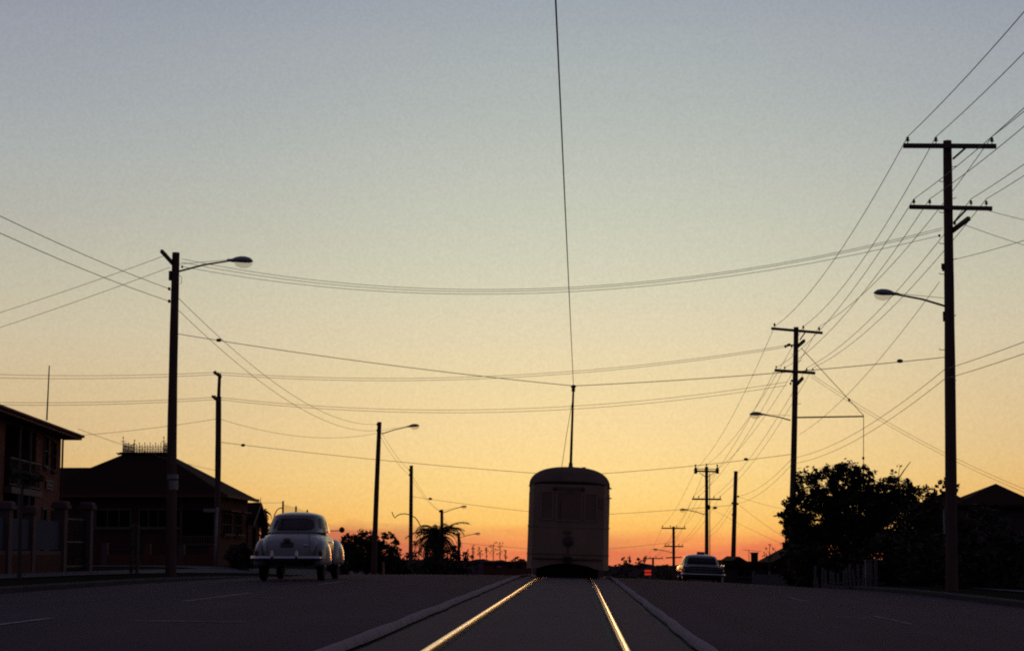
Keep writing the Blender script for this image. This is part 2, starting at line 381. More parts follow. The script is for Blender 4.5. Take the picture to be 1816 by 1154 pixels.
def endarm(o, a, b, d, th=.11):
    MB().beam(P(*a, d) + Vector((0, .35, 0)), P(*b, d) + Vector((0, -.75, 0)), th * .8, th).build('crossarm', 'arm', o)
def lamp(o, a, b, tip, d, th=.09):
    """arm from a to b, head from b to tip (pixels)"""
    pa, pb, pt = P(*a, d), P(*b, d), P(*tip, d)
    mid = (pa + pb) / 2 + Vector((0, 0, .03))
    MB().tube([pa, mid, pb + (pt - pb) * .12], [.03, .028, .026], 8).build('lamp_arm', 'darksteel', o, True)
    MB().tube([pa + Vector((0, 0, .22)), pb + Vector((0, 0, .02))], .007, 5).build('tie_wire', 'wire', o)
    L = (pt - pb).length; ax = (pt - pb).normalized(); sx = 1 if ax.x > 0 else -1
    ang = math.atan2(ax.z * sx, ax.x * sx); rot = Matrix.Rotation(-ang, 3, 'Y')
    c = (pb + pt) / 2
    mb = MB(); n = 14; prf = [(0, .05), (.12, .055), (.22, .075), (.32, .115), (.5, .145), (.7, .145), (.86, .115), (.96, .06), (1, .01)]
    vs = []
    for t, r in prf:
        for j in range(n):
            a_ = 2 * math.pi * j / n; y = math.cos(a_) * r * 1.15; z = math.sin(a_); z = z * r * (.85 if z > 0 else .5 if t < .3 else .22)
            vs.append(c + rot @ Vector((sx * (t - .5) * L, y, z * L / .65 * 1.0)))
    k = len(prf)
    mb.add(vs, [(i * n + j, i * n + (j + 1) % n, (i + 1) * n + (j + 1) % n, (i + 1) * n + j) for i in range(k - 1) for j in range(n)] + [tuple(range(n))[::-1], tuple((k - 1) * n + j for j in range(n))])
    h = mb.build('lamp_head', 'lampcase', o, True)
    mb = MB().ell(c + rot @ Vector((sx * .13 * L, 0, -.02)), (.36 * L, .15, .16 * L / .65), 16, 6, rot=rot, zmin=-1, zmax=-.12)
    mb.build('lamp_glass', 'bowl', h, True)
def hooks(o, pxl, pxr, ys, d, side=0):
    for i, y in enumerate(ys):
        s = (1 if i % 2 else -1) if side == 0 else side
        p = P(pxr if s > 0 else pxl, y, d)
        MB().tube([p - Vector((s * .06, 0, 0)), p + Vector((s * .10, 0, 0)), p + Vector((s * .13, 0, .035))], .010, 6).build('step_iron', 'darksteel', o)
def knob(o, px, py, d, r=.05, name='knob_insulator'):
    p = P(px, py, d)
    MB().ell(p, (r, r, r * 1.25), 10, 6).build(name, 'porcelain', o, True)

# --- near right pole
DR1 = 50.0
R1 = pole('tallest timber power pole at far right with two crossarms and a lamp', DR1, (1680, 250), (1688, 1058), .165, .115)
crossarm(R1, (1600, 261), (1764, 262), DR1, (1608, 1658, 1757), .12, 1.0, ((1709, 266), (1688, 284)))
crossarm(R1, (1611, 369), (1757, 372), DR1, (1619, 1647, 1720, 1747), .11, .85, ((1711, 374), (1690, 396)))
endarm(R1, (1686, 411), (1708, 396), DR1)
knob(R1, 1693, 396, DR1 - .5, .04); knob(R1, 1666, 418, DR1, .035)
hooks(R1, 1674, 1687, (322, 296, 377, 352, 432, 460, 486, 560, 620, 676), DR1)
MB().box(P(1673, 474, DR1), (.06, .08, .20)).build('cable_box', 'darksteel', R1)
MB().tube([P(1676, 470, DR1), P(1670, 467, DR1), P(1670, 477, DR1)], .014, 6).build('cable_loop', 'wire', R1)
MB().box(P(1676, 561, DR1), (.10, .12, .26)).build('fuse_box', 'darksteel', R1)
lamp(R1, (1677, 543), (1594, 522), (1549, 520), DR1)
MB().box(P(1676.5, 925, DR1) + Vector((-.03, -.02, 0)), (.05, .05, .62)).build('cable_guard', 'white', R1)
for y in (633, 655, 672): knob(R1, 1678, y, DR1, .04)
# --- second right pole
DR2 = 87.0
R2 = pole('timber pole beside large tree with long horizontal outrigger strut and lamp', DR2, (1412, 580), (1402, 1045), .17, .115)
crossarm(R2, (1367, 583), (1458, 591), DR2, (1373, 1424, 1452), .12, 1.1, ((1427, 590), (1418, 603)))
crossarm(R2, (1373, 657), (1445, 662), DR2, (1376, 1391, 1430, 1441), .13, .8)
endarm(R2, (1411, 617), (1423, 607), DR2, .13); endarm(R2, (1409, 686), (1420, 673), DR2, .13)
for x, y in ((1393, 614), (1397, 612), (1400, 611), (1404, 613)): knob(R2, x, y, DR2, .06)
for x, y in ((1402, 680), (1404, 675)): knob(R2, x, y, DR2, .05)
MB().tube([P(1391, 614, DR2), P(1408, 611, DR2)], .02, 6).build('insulator_bracket', 'darksteel', R2)
lamp(R2, (1402, 745), (1357, 735), (1329, 735), DR2)
MB().tube([P(1412, 740, DR2), P(1532, 738, DR2)], .035, 8).build('outrigger_strut', 'darksteel', R2)
gy = MB(); gy.tube([P(1421, 617, DR2), P(1532, 737, DR2)], .016, 5); gy.tube([P(1531.5, 738, DR2), P(1531, 1035, DR2)], .016, 5); gy.build('stay_wire', 'wire', R2)
knob(R2, 1506, 709, DR2, .06, 'stay_insulator'); knob(R2, 1531, 812, DR2, .06, 'stay_insulator')
hooks(R2, 1408, 1416, (628, 640, 702, 716, 770, 830), DR2)
MB().box(P(1391, 968, DR2), (.16, .2, .35)).build('switch_box', 'darksteel', R2)
MB().tube([P(1393, 950, DR2), P(1393, 962, DR2)], .03, 6).build('conduit', 'darksteel', R2)
# --- bare pole
DRB = 119.0
RB = pole('plain bare timber pole without crossarms right of the dark car', DRB, (1305, 835), (1300, 1010), .17, .12)
for x, y in ((1309, 880), (1308, 893), (1299, 892), (1299, 912)): knob(RB, x, y, DRB, .06)
# --- third right pole
DR3 = 146.0
R3 = pole('timber pole rising behind the dark car with drooping insulators at its arm ends', DR3, (1253, 827), (1252.5, 1060), .17, .13)
ca = crossarm(R3, (1234, 835), (1273, 836), DR3, (), .13)
MB().beam(P(1234, 831, DR3) + Vector((0, -.17, 0)), P(1273, 832, DR3) + Vector((0, -.17, 0)), .06, .06).build('crossarm', 'arm', R3)
for x in (1233.5, 1272):
    MB().lathe(P(x, 840, DR3) + Vector((0, -.2, 0)), (0, 0, 1), [(0, .05), (.08, .16), (.2, .1), (.26, .17), (.38, .1), (.42, .13), (.5, .05), (.62, .05), (.68, .09), (.74, .02)], 10).build('insulator', 'porcelain', ca, True)
insulator(R3, P(1253, 827, DR3), 1.3)
br = MB()
for x in (1240, 1266): br.beam(P(x, 838, DR3) + Vector((0, -.25, 0)), P(1253, 847, DR3) + Vector((0, -.2, 0)), .03, .05)
br.build('brace', 'darksteel', R3)
crossarm(R3, (1227, 884.5), (1279, 885), DR3, (1230, 1239, 1266, 1277), .13, 1.0)
MB().tube([P(1258.5, 838, DR3), P(1259, 985, DR3)], .03, 6).build('conduit', 'darksteel', R3)
MB().ell(P(1257, 899, DR3), (.14, .14, .2), 8, 6).build('cable_joint', 'darksteel', R3, True)
lamp(R3, (1250, 912), (1220, 904), (1205, 904), DR3)
# --- far right poles
DR4 = 196.0
R4 = pole('timber pole with three crossarms between the dark car and the tram', DR4, (1194.5, 933), (1195, 1100), .17, .14)
crossarm(R4, (1173, 936), (1216, 936.5), DR4, (1175, 1189, 1200, 1214), .13, 1.2)
crossarm(R4, (1178, 968), (1212, 968.5), DR4, (1180, 1186, 1204, 1210), .13, 1.0)
crossarm(R4, (1181, 988.5), (1209, 987.5), DR4, (), .12)
lamp(R4, (1193, 980), (1169, 974.5), (1158, 974), DR4)
DR5 = 241.0
R5 = pole('farthest low power pole on the right, just above the red panels', DR5, (1158, 988), (1158, 1080), .16, .14)
crossarm(R5, (1144, 989.5), (1176, 989.5), DR5, (1146, 1153, 1163, 1174), .13, 1.2)
# --- left poles
DL1 = 56.0
L1 = pole('near left timber pole with street lamp and white notice bands', DL1, (312, 448), (303, 1020), .165, .115)
endarm(L1, (310, 473), (296, 452), DL1, .10)
knob(L1, 294.5, 451, DL1 - .7, .035); knob(L1, 299, 457, DL1 - .5, .03); knob(L1, 323, 473, DL1, .035)
MB().box(P(303.5, 489, DL1), (.12, .16, .28)).build('fuse_box', 'darksteel', L1)
MB().tube([P(318, 488, DL1), P(322, 492, DL1), P(322, 502, DL1), P(319, 504, DL1)], .008, 5).build('cable_loop', 'wire', L1)
for y in (512, 534): knob(L1, 300, y, DL1, .045)
lamp(L1, (318, 481), (403, 462), (449, 464), DL1)
knob(L1, 304, 592, DL1, .03)
mb = MB(); mb.tube([P(305.8, 849, DL1), P(305.9, 841, DL1)], .178, 14); mb.build('notice_plate', 'white', L1)
mb = MB(); mb.tube([P(305.5, 868, DL1), P(305.7, 852, DL1)], .174, 14); mb.build('notice_plate', 'white', L1)
DL2 = 87.0
L2 = pole('slim two stage timber pole at the side street before the dark house', DL2, (387.5, 703), (383, 1003), .15, .13)
MB().tube([P(387.5, 712, DL2), P(389.5, 662, DL2)], [.085, .075], 10).build('pole_extension', 'timber', L2, True)
MB().beam(P(391, 668, DL2) + Vector((0, .1, 0)), P(384, 662, DL2) + Vector((0, -.6, 0)), .09, .1).build('crossarm', 'arm', L2)
MB().beam(P(390, 714, DL2) + Vector((0, .1, 0)), P(381, 704, DL2) + Vector((0, -.6, 0)), .09, .1).build('crossarm', 'arm', L2)
for x, y in ((382, 659.5), (387, 663), (381, 703), (384, 706)): knob(L2, x, y, DL2 - .3, .055)
DL3 = 114.0
L3 = pole('leaning timber pole with street lamp rising out of the left bushes', DL3, (673, 748), (663, 1018), .18, .13)
lamp(L3, (677, 769), (721, 756.5), (744, 755), DL3)
for y in (752, 763): knob(L3, 669, y, DL3, .06)
DL4 = 136.0
L4 = pole('timber pole left of the palm with a broken curved iron bracket', DL4, (729.5, 825), (728, 1020), .16, .13)
pts = [(695, 907), (697, 913), (700.5, 918), (704, 914), (710, 911), (718, 910.5), (727, 912), (736, 917), (741, 923), (745.5, 932)]
MB().tube([P(x, y, DL4 - .2) for x, y in pts], .035, 6).build('curved_bracket', 'darksteel', L4, True)
for y in (833, 842): knob(L4, 726, y, DL4, .06)
DL5 = 166.0
L5 = pole('timber lamp pole standing behind the palm crown', DL5, (783.5, 903), (785, 1060), .17, .14)
lamp(L5, (786, 909), (815, 899), (828, 898), DL5); knob(L5, 780, 906, DL5, .09)
DL6 = 189.0
L6 = pole('farthest left lamp pole, just right of the palm', DL6, (813.5, 945), (815, 1060), .17, .14)
lamp(L6, (816, 953), (840, 946.5), (852, 946), DL6); knob(L6, 811, 946, DL6, .1)

# ------------------------------------------------------------------ wires
def wire(name, label, spans, cat, group, r=.0095, joints=()):
    """spans: list of (P0, P1, sag)"""
    mb = MB()
    for a, b, s in spans:
        n = 20 if s else 1
        mb.tube([a + (b - a) * (i / n) - Vector((0, 0, 4 * s * (i / n) * (1 - i / n))) for i in range(n + 1)], r, 5)
    o = mb.build(name, 'wire', origin=Vector(spans[0][0]), smooth=True)
    tag(o, label, cat, group)
    for p, rr in joints:
        MB().ell(p, (rr * 1.6, rr, rr), 8, 6).build('strain_insulator', 'porcelain', o, True)
    return o
V = Vector
def arm_pts(d, xs, y, dz=0.14): return [P(x, y, d) + V((0, -.17, dz)) for x in xs]
top1 = arm_pts(DR1, (1608, 1658, 1757), 258, .2); top2 = arm_pts(DR2, (1373, 1424, 1452), 588, .22)
top3 = [P(1233.5, 832, DR3), P(1253, 824, DR3), P(1272, 832, DR3)]; top4 = arm_pts(DR4, (1175, 1200, 1214), 936, .25); top5 = arm_pts(DR5, (1146, 1163, 1174), 990, .25)
hv = ('leftmost of three high wires on the top crossarms of the right poles', 'middle of three high wires on the top crossarms of the right poles', 'rightmost of three high wires on the top crossarms of the right poles')
near_end = [V((9.1, 10, 11.9)), V((9.9, 10, 11.9)), V((11.3, 10, 11.9))]
for i in range(3):
    wire('power_wire', hv[i], [(near_end[i], top1[i], .6), (top1[i], top2[i], .65), (top2[i], top3[i], .8), (top3[i], top4[i], .5), (top4[i], top5[i], .4)], 'wire', 'power wires on the right poles', .0105)
lo1 = arm_pts(DR1, (1619, 1647, 1720, 1747), 366, .17); lo2 = arm_pts(DR2, (1376, 1391, 1430, 1441), 659, .17)
lo3 = arm_pts(DR3, (1230, 1239, 1266, 1277), 884, .2); lo4 = arm_pts(DR4, (1180, 1186, 1204, 1210), 968, .25); lo5 = arm_pts(DR5, (1146, 1153, 1163, 1174), 992, 0)
lv = ('outer left one of four wires on the lower crossarms of the right poles', 'inner left one of four wires on the lower crossarms of the right poles', 'inner right one of four wires on the lower crossarms of the right poles', 'outer right one of four wires on the lower crossarms of the right poles')
near_lo = [V((9.3, 10, 10.2)), V((9.75, 10, 10.2)), V((10.8, 10, 10.2)), V((11.2, 10, 10.2))]
for i in range(4):
    wire('power_wire', lv[i], [(near_lo[i], lo1[i], .65), (lo1[i], lo2[i], .6), (lo2[i], lo3[i], .7), (lo3[i], lo4[i], .5), (lo4[i], lo5[i], .4)], 'wire', 'power wires on the right poles')
# telephone pair on the low knobs of the right poles
for k, (ya, yb, yc, lab) in enumerate(((655, 812, 880, 'upper telephone wire on the low knobs of the right poles'), (672, 822, 893, 'lower telephone wire on the low knobs of the right poles'))):
    a = P(1675, ya, DR1 + .22); b = P(1405, yb, DR2); c = P(1303, yc, DRB)
    wire('telephone_wire', lab, [(V((10.35, 8, a.z - .1)), a, .35), (a, b, .42), (b, c, .4), (c, P(1252, 945 + k * 8, DR3), .4)], 'wire', 'telephone wires on the right poles', .008)
# three cables across the street, near poles
cr = 'cables sagging across the street'
ends_l = [P(322, 459, DL1), P(322, 465, DL1), P(324, 473, DL1)]; ends_r = [P(1672, 404, DR1), P(1670, 408, DR1), P(1666, 418, DR1)]
for i, lab in enumerate(('top one of three cables sagging across from near left pole to tallest pole', 'middle one of three cables sagging across from near left pole to tallest pole', 'lowest of three cables sagging across from near left pole to tallest pole')):
    a, b = ends_l[i], ends_r[i]; mid = (a + b) / 2
    target = P(872, (514, 517.5, 522)[i], 53.2)
    wire('street_cable', lab, [(a, b, mid.z - target.z)], 'cable', cr, .007, [])
# cables across the street at the second poles, continuing left
for i, (yl, ym, yr, y0, lab) in enumerate(((660, 667, 612, 657, 'upper thin cable crossing from slim left pole to outrigger pole, high pair'), (664, 671, 615, 665, 'lower thin cable crossing from slim left pole to outrigger pole, high pair'),
                                   (704, 726, 677, 711, 'upper thin cable crossing from slim left pole to outrigger pole, low pair'), (708, 731, 683, 716, 'lower thin cable crossing from slim left pole to outrigger pole, low pair'))):
    a, b = P(385, yl, DL2), P(1396, yr, DR2)
    mid = P(868, ym, DL2); f = (868 - 385) / (1396 - 385.); lin = a + (b - a) * f
    s = (lin.z - mid.z) / (4 * f * (1 - f))
    e = P(-330, y0 - 14, DL2)
    wire('street_cable', lab, [(a, b, s), (a, e, .35)], 'cable', 'thin cables over the side street', .0095)
a = P(388, 742, DL2); b = P(668, 768, DL3)
wire('telephone_wire', 'single low sagging wire from slim left pole to leaning lamp pole', [(a, b, .55), (a, P(-330, 770, DL2), .6)], 'wire', 'wires along the left poles', .009)
# pair from near left pole onward
for yl, yr, ya, lab in ((512, 752, 0, 'upper of two long wires dropping from near left pole to leaning lamp pole'), (534, 763, 0, 'lower of two long wires dropping from near left pole to leaning lamp pole')):
    a = P(300, yl, DL1); b = P(669, yr, DL3); c = P(726, 833 if yl < 520 else 842, DL4); d_ = P(781, 906, DL5)
    e = V((-13.2, 12, a.z - .15))
    wire('power_wire', lab, [(e, a, .55), (a, b, 1.15), (b, c, .3), (c, d_, .4), (d_, P(811, 947, DL6), .3)], 'wire', 'wires along the left poles', .009)
for (x0, y0), (x1, y1), lab in (((293, 453), (-60, 573), 'upper service wire leaving top of near left pole toward the left edge'), ((301, 474), (-60, 600), 'lower service wire leaving top of near left pole toward the left edge')):
    wire('service_wire', lab, [(P(x0, y0, DL1 - .5), P(x1, y1, DL1 + 3), .05)], 'wire', 'service wires', .0075)
wire('service_wire', 'faint wire from brick house eave to slim left pole', [(P(138, 760, 66), P(384, 834, DL2), .12)], 'wire', 'service wires', .0075)
wire('service_wire', 'thin wire from the back gable toward the netting post', [(P(449, 890, 99.6), P(502, 891, 100), .02)], 'wire', 'service wires', .008)
# service wires on the right
for (x0, y0, d0), (x1, y1, d1), s, lab in (
        ((1706, 397, DR1 - .5), (1900, 458, DR1 + 6), .05, 'service wire falling right from the end arm of the tallest pole'),
        ((1747, 372, DR1), (1900, 405, DR1 + 8), .05, 'service wire falling right from lower crossarm of the tallest pole'),
        ((1688, 461, DR1), (1900, 398, DR1 - 8), .05, 'service wire rising right from the middle of the tallest pole'),
        ((1440, 664, DR2), (1830, 872, DR2 - 4), .35, 'upper of two service wires from outrigger pole to house at right'),
        ((1438, 668, DR2), (1830, 878, DR2 - 4), .35, 'lower of two service wires from outrigger pole to house at right'),
        ((1309, 880, DRB), (1393, 903, DR2 + 14), .05, 'short service wire from top knob of bare pole into the tree'),
        ((1309, 893, DRB), (1396, 955, DR2 + 14), .1, 'short service wire from lower knob of bare pole into the tree'),
        ((1258, 899, DR3), (1390, 965, DR2 + 14), .1, 'service wire from the pole behind the dark car into the tree'),
        ((1666, 500, DR1), (1418, 770, DR2), .45, 'long thin wire from fuse box of tallest pole to outrigger pole')):
    wire('service_wire', lab, [(P(x0, y0, d0), P(x1, y1, d1), s)], 'wire', 'service wires', .0075)
# trolley wire and its span wires
TW = [(V((0.14, -25, 5.62)))] + [P(985.5, 0, 16.0), P(1017, 684, 53.0), P(1011, 843, 87), P(1013, 914, 127), P(1016, 978, 190), P(1018, 1008, 240)]
wire('trolley_wire', 'overhead trolley wire running straight down to the tram pole tip', [(TW[i], TW[i + 1], .02) for i in range(6)], 'wire', None, .0085)
mb_h = TW[2]
sp = 'span wires holding the trolley wire'
wire('span_wire', 'nearest span wire meeting over the tram trolley tip, two round insulators', [(P(316, 592, DL1), TW[2], .10), (TW[2], P(1678, 633, DR1), .08)], 'wire', sp, .010,
     [(P(388, 603, DL1 - .4), .055), (P(1596, 640, DR1 + .4), .055), (P(1017, 685, 53), .05)])
wire('span_wire', 'second span wire from slim left pole, passing behind the tram roof', [(P(385, 783, DL2), TW[3], .12), (TW[3], P(1404, 805, DR2), .10)], 'wire', sp, .011,
     [(P(431, 789, DL2), .07), (P(1323, 814, DR2), .07)])
wire('span_wire', 'third span wire from curved bracket pole to bare pole', [(P(730, 880, DL4), TW[4], .08), (TW[4], P(1301, 895, DRB), .08)], 'wire', sp, .012,
     [(P(763, 884, DL4 - 1), .09), (P(1268, 900, DRB + .5), .09)])
wire('span_wire', 'farthest span wire low behind the tram beside the right far poles', [(P(814, 962, DL6), TW[5], .05), (TW[5], P(1194, 961, DR4), .05)], 'wire', sp, .014)

# ------------------------------------------------------------------ tram
TY = 53.4; TRZ = gz(0, TY)
tram = thing('tram', (0.03, TY, TRZ + .01), 'rear of a pale tram with domed roof and trolley pole, heading away', 'tram', local=True, rot=(0, R(1.7), 0))
TL = 13.2; HWD = 1.185
def plan(y):
    e = min(y, TL - y)
    return 1.02 + (HWD - 1.02) * math.sin(min(1, e / .85) * math.pi / 2) if e < .85 else HWD
def ring():
    pts = []
    n = 10
    for i in range(n + 1):  # rear face, left to right, slightly bowed
        x = -1.02 + 2.04 * i / n; pts.append((x, -.10 * (1 - (x / 1.02) ** 2)))
    for y in (.08, .2, .35, .55, .85, 2, 4, 6.6, 9, 11.2, TL - .85, TL - .5, TL - .2): pts.append((plan(y), y))
    for i in range(n + 1):
        x = 1.02 - 2.04 * i / n; pts.append((x, TL + .10 * (1 - (x / 1.02) ** 2)))
    for y in (TL - .2, TL - .5, TL - .85, 11.2, 9, 6.6, 4, 2, .85, .55, .35, .2, .08): pts.append((-plan(y), y))
    return pts
RG = ring()
def lowz(x, y):
    if y < .12 or y > TL - .12: return .22 + .17 * max(0, 1 - (x / .85) ** 2) ** .8
    return .22 if (y < 1.0 or y > TL - 1.0) else .34
mb = MB(); n = len(RG)
lev = [None, .62, .66, 1.45, 2.50, 2.625]
def inset(z): return {0: 0, 1: 0, 2: .0, 3: .0, 4: .0, 5: .015}[z]
vs = []
for k, z in enumerate(lev):
    for x, y in RG:
        zz = lowz(x, y) if z is None else z
        t = 0.02 * (zz / 2.7)  # tumblehome
        vs.append((x * (1 - t), y, zz))
mb.add(vs, [(k * n + i, k * n + (i + 1) % n, (k + 1) * n + (i + 1) % n, (k + 1) * n + i) for k in range(len(lev) - 1) for i in range(n)])
body = mb.build('body', 'trambody', tram); smooth_angle(body, 30)
MB().add([(x * .99, y, .5) for x, y in RG], [tuple(range(n))]).build('floor_pan', 'under', tram)
def tstrip(name, z0, z1, off, m, parent):
    b = MB(); vs = []
    for z in (z0, z1):
        for x, y in RG:
            s = 1 - .02 * z / 2.7; cx, cy = x * s, y
            l = math.hypot(x / 1.19, (y - TL / 2) / (TL / 2))
            dx = off if x > 0 else -off; dy = -off if y < .5 else (off if y > TL - .5 else 0)
            vs.append((cx + (dx if abs(x) > .95 else 0), cy + dy, z))
    b.add(vs, [(i, (i + 1) % n, n + (i + 1) % n, n + i) for i in range(n)])
    return b.build(name, m, parent)
tstrip('belt_moulding', 1.40, 1.45, .012, 'trambody', body)
tstrip('apron_seam', .625, .655, .010, 'tramdark', body)
# roof with domed ends
def roofS(u, v):
    y = -.02 + (TL + .04) * u; e = min(y + .08, TL - y + .08)
    k = math.sin(min(1, max(0, e) / 1.7) * math.pi / 2) ** .75
    a = math.pi * v; hw = (plan(max(0.0, min(TL, y))) + .005)
    if e < .1: hw = 1.04
    x = -hw * math.copysign(abs(math.cos(a)) ** .82, math.cos(a))
    z = 2.615 + (.03 + .555 * k) * math.sin(a) ** .80
    bow = -.10 * (1 - (x / 1.04) ** 2) if y < .3 else 0
    return V((x * .985, y + bow * (1 - min(1, y / .3)), z))
mb = MB(); us = [0, .002, .006, .012, .02, .03, .045, .065, .09, .12, .15, .3, .5, .7, .85, .88, .91, .935, .955, .97, .98, .988, .994, .998, 1]
mb.add([roofS(u, j / 24) for u in us for j in range(25)], [(i * 25 + j, i * 25 + j + 1, (i + 1) * 25 + j + 1, (i + 1) * 25 + j) for i in range(len(us) - 1) for j in range(24)])
mb.add([roofS(0, j / 24) for j in range(25)], [tuple(range(25))]); mb.add([roofS(1, j / 24) for j in range(25)], [tuple(range(25))[::-1]])
roof = mb.build('roof', 'tramroof', tram); smooth_angle(roof, 50)
g = MB()
for s in (-1, 1): g.tube([(s * 1.13, .5, 2.60), (s * 1.175, 1.2, 2.60), (s * 1.175, TL - 1.2, 2.60), (s * 1.13, TL - .5, 2.60)], .022, 8)
g.build('gutter', 'tramdark', roof, True)
for x, y, rr in ((.33, 2.6, .10), (.52, 2.4, .07), (-.35, 3.5, .07)):
    MB().ell((x, y, 3.14 - .09 * (x / .5) ** 2), (rr, rr * 1.6, .075), 12, 6).build('ventilator', 'tramdark', roof, True)
MB().tube([(.35, 2.4, 3.14), (.36, 2.45, 3.23), (.45, 2.5, 3.235), (.47, 2.55, 3.12)], .016, 6).build('handrail', 'tramdark', roof, True)
# rear windows with frames
def rwin(x0, x1, z0, z1, name='rear_window'):
    f = lambda x: -.10 * (1 - (x / 1.02) ** 2)
    N = 6; b = MB(); xs = [x0 + (x1 - x0) * i / N for i in range(N + 1)]
    b.add([(x, f(x) - .008, z) for z in (z0, z1) for x in xs], [(i, i + 1, N + 2 + i, N + 1 + i) for i in range(N)])
    w = b.build(name, 'tramglass', tram)
    fr = MB()
    for z in (z0, z1):
        for i in range(N): fr.beam((xs[i], f(xs[i]) - .012, z), (xs[i + 1], f(xs[i + 1]) - .012, z), .022, .05)
    for x in (x0, x1): fr.beam((x, f(x) - .014, z0), (x, f(x) - .014, z1), .05, .026)
    fr.build('window_frame', 'trambody', w)
    return w
rwin(-.80, -.46, 1.62, 2.42); rwin(-.35, .36, 1.60, 2.42); rwin(.45, .80, 1.60, 2.38)
b = MB().box((.92, -.025, 2.12), (.17, .02, .30)); b.build('number_box', 'tramglass', tram)
d = MB().box((.0, -.115, 2.50), (.70, .05, .09)); db = d.build('destination_box', 'tramdark', tram)
for x in (-.36, .34): MB().ell((x * 1.15, -.10, 2.50), (.055, .06, .055), 12, 8).build('marker_lamp', 'lens', tram, True)
MB().beam((-.10, -.125, 2.40), (.12, -.125, 2.44), .02, .02).build('wiper', 'tramdark', tram)
MB().lathe((0, -.09, 1.02), (0, -1, 0), [(0, .15), (.05, .15), (.07, .135), (.075, .1), (.078, .02)], 20).build('headlight', 'lens', tram, True)
lp = MB(); lp.box((0, .58, .16), (1.78, .04, .38)); lp.build('lifeguard_gate', 'under', tram)
MB().box((-.03, -.115, 1.27), (.22, .03, .09)).build('step_lamp', 'tramdark', tram)
MB().beam((0, -.10, .93), (0, -.10, .64), .05, .03).build('coupler_strap', 'tramdark', tram)
c = MB(); c.box((0, -.17, .50), (.16, .22, .12)); c.box((0, -.30, .50), (.22, .06, .17)); c.build('coupler', 'under', tram)
bu = MB()
bu.tube([(-.98, -.02, .52), (-.6, -.10, .52), (0, -.14, .52), (.6, -.10, .52), (.98, -.02, .52)], .03, 8); bu.build('bumper_bar', 'tramdark', tram, True)
lg = MB()
for i in range(13): lg.beam((-.78 + .13 * i, .45, .10), (-.78 + .13 * i, .75, .22), .03, .02)
lg.beam((-.82, .45, .10), (.82, .45, .10), .04, .05); lg.build('lifeguard_tray', 'under', tram)
for by in (2.9, TL - 2.9):
    bg = MB(); bg.box((0, by, .42), (1.9, 2.1, .22))
    for s in (-1, 1): bg.box((s * .92, by, .36), (.10, 2.3, .16))
    bo = bg.build('bogie', 'under', tram)
    for wy in (-.75, .75):
        wb = MB()
        for s in (-1, 1): wb.lathe((s * .70, by + wy, .37), (s, 0, 0), [(-.05, .05), (-.05, .37), (.0, .365), (.05, .36), (.055, .30), (.03, .28), (.03, .08), (.06, .07)], 24)
        wb.tube([(-.7, by + wy, .37), (.7, by + wy, .37)], .06, 10); wb.build('wheelset', 'under', bo)
ub = MB(); ub.box((0, TL / 2, .42), (1.5, 4, .3)); ub.build('equipment_case', 'under', tram)
for s in (-1, 1):
    for k in range(9):
        y0 = 1.25 + k * 1.2
        b = MB().add([(s * (HWD * .99 + .008), y0 + a, z) for z in (1.55, 2.42) for a in (0, .95)], [(0, 1, 3, 2)])
        b.build('side_window', 'tramglass', tram)
    if s > 0:
        for z in (2.56, 2.28): MB().beam((s * 1.10, .35, z), (s * 1.215, .30, z - .01), .022, .035).build('mirror_bracket', 'tramdark', tram)
# trolley gear, base ahead of the tip, pole trailing back to the wire
tw_l = Matrix.Rotation(-R(1.7), 3, 'Y') @ (TW[2] - V((0.03, TY, TRZ + .01)))
pb = V((.0, 4.3, 3.30))
MB().lathe((0, 4.3, 3.10), (0, 0, 1), [(0, .36), (.03, .34), (.07, .12), (.15, .09), (.2, .11), (.26, .05)], 14).build('trolley_base', 'tramdark', roof, True)
MB().box((0, 4.0, 3.36), (.12, .5, .12)).build('trolley_spring', 'tramdark', roof)
tp = MB().tube([pb, pb + (tw_l - pb) * .5, tw_l - V((0, 0, .06))], [.045, .036, .028], 8).build('trolley_pole', 'darksteel', tram, True)
MB().lathe(tw_l - V((.03, 0, .05)), (1, 0, 0), [(0, .075), (.02, .055), (.04, .055), (.06, .075)], 14).build('trolley_wheel', 'darksteel', tp, True)
MB().box(tw_l - V((0, 0, .10)), (.10, .16, .12)).build('trolley_harp', 'darksteel', tp)
rp = tw_l + (pb - tw_l) * .12
MB().tube([rp, rp + (V((-.24, -.02, 3.05)) - rp) * .5 + V((-.02, 0, -.05)), V((-.24, -.02, 3.05)), V((-.24, -.16, 1.5))], .008, 5).build('trolley_rope', 'wire', tram)

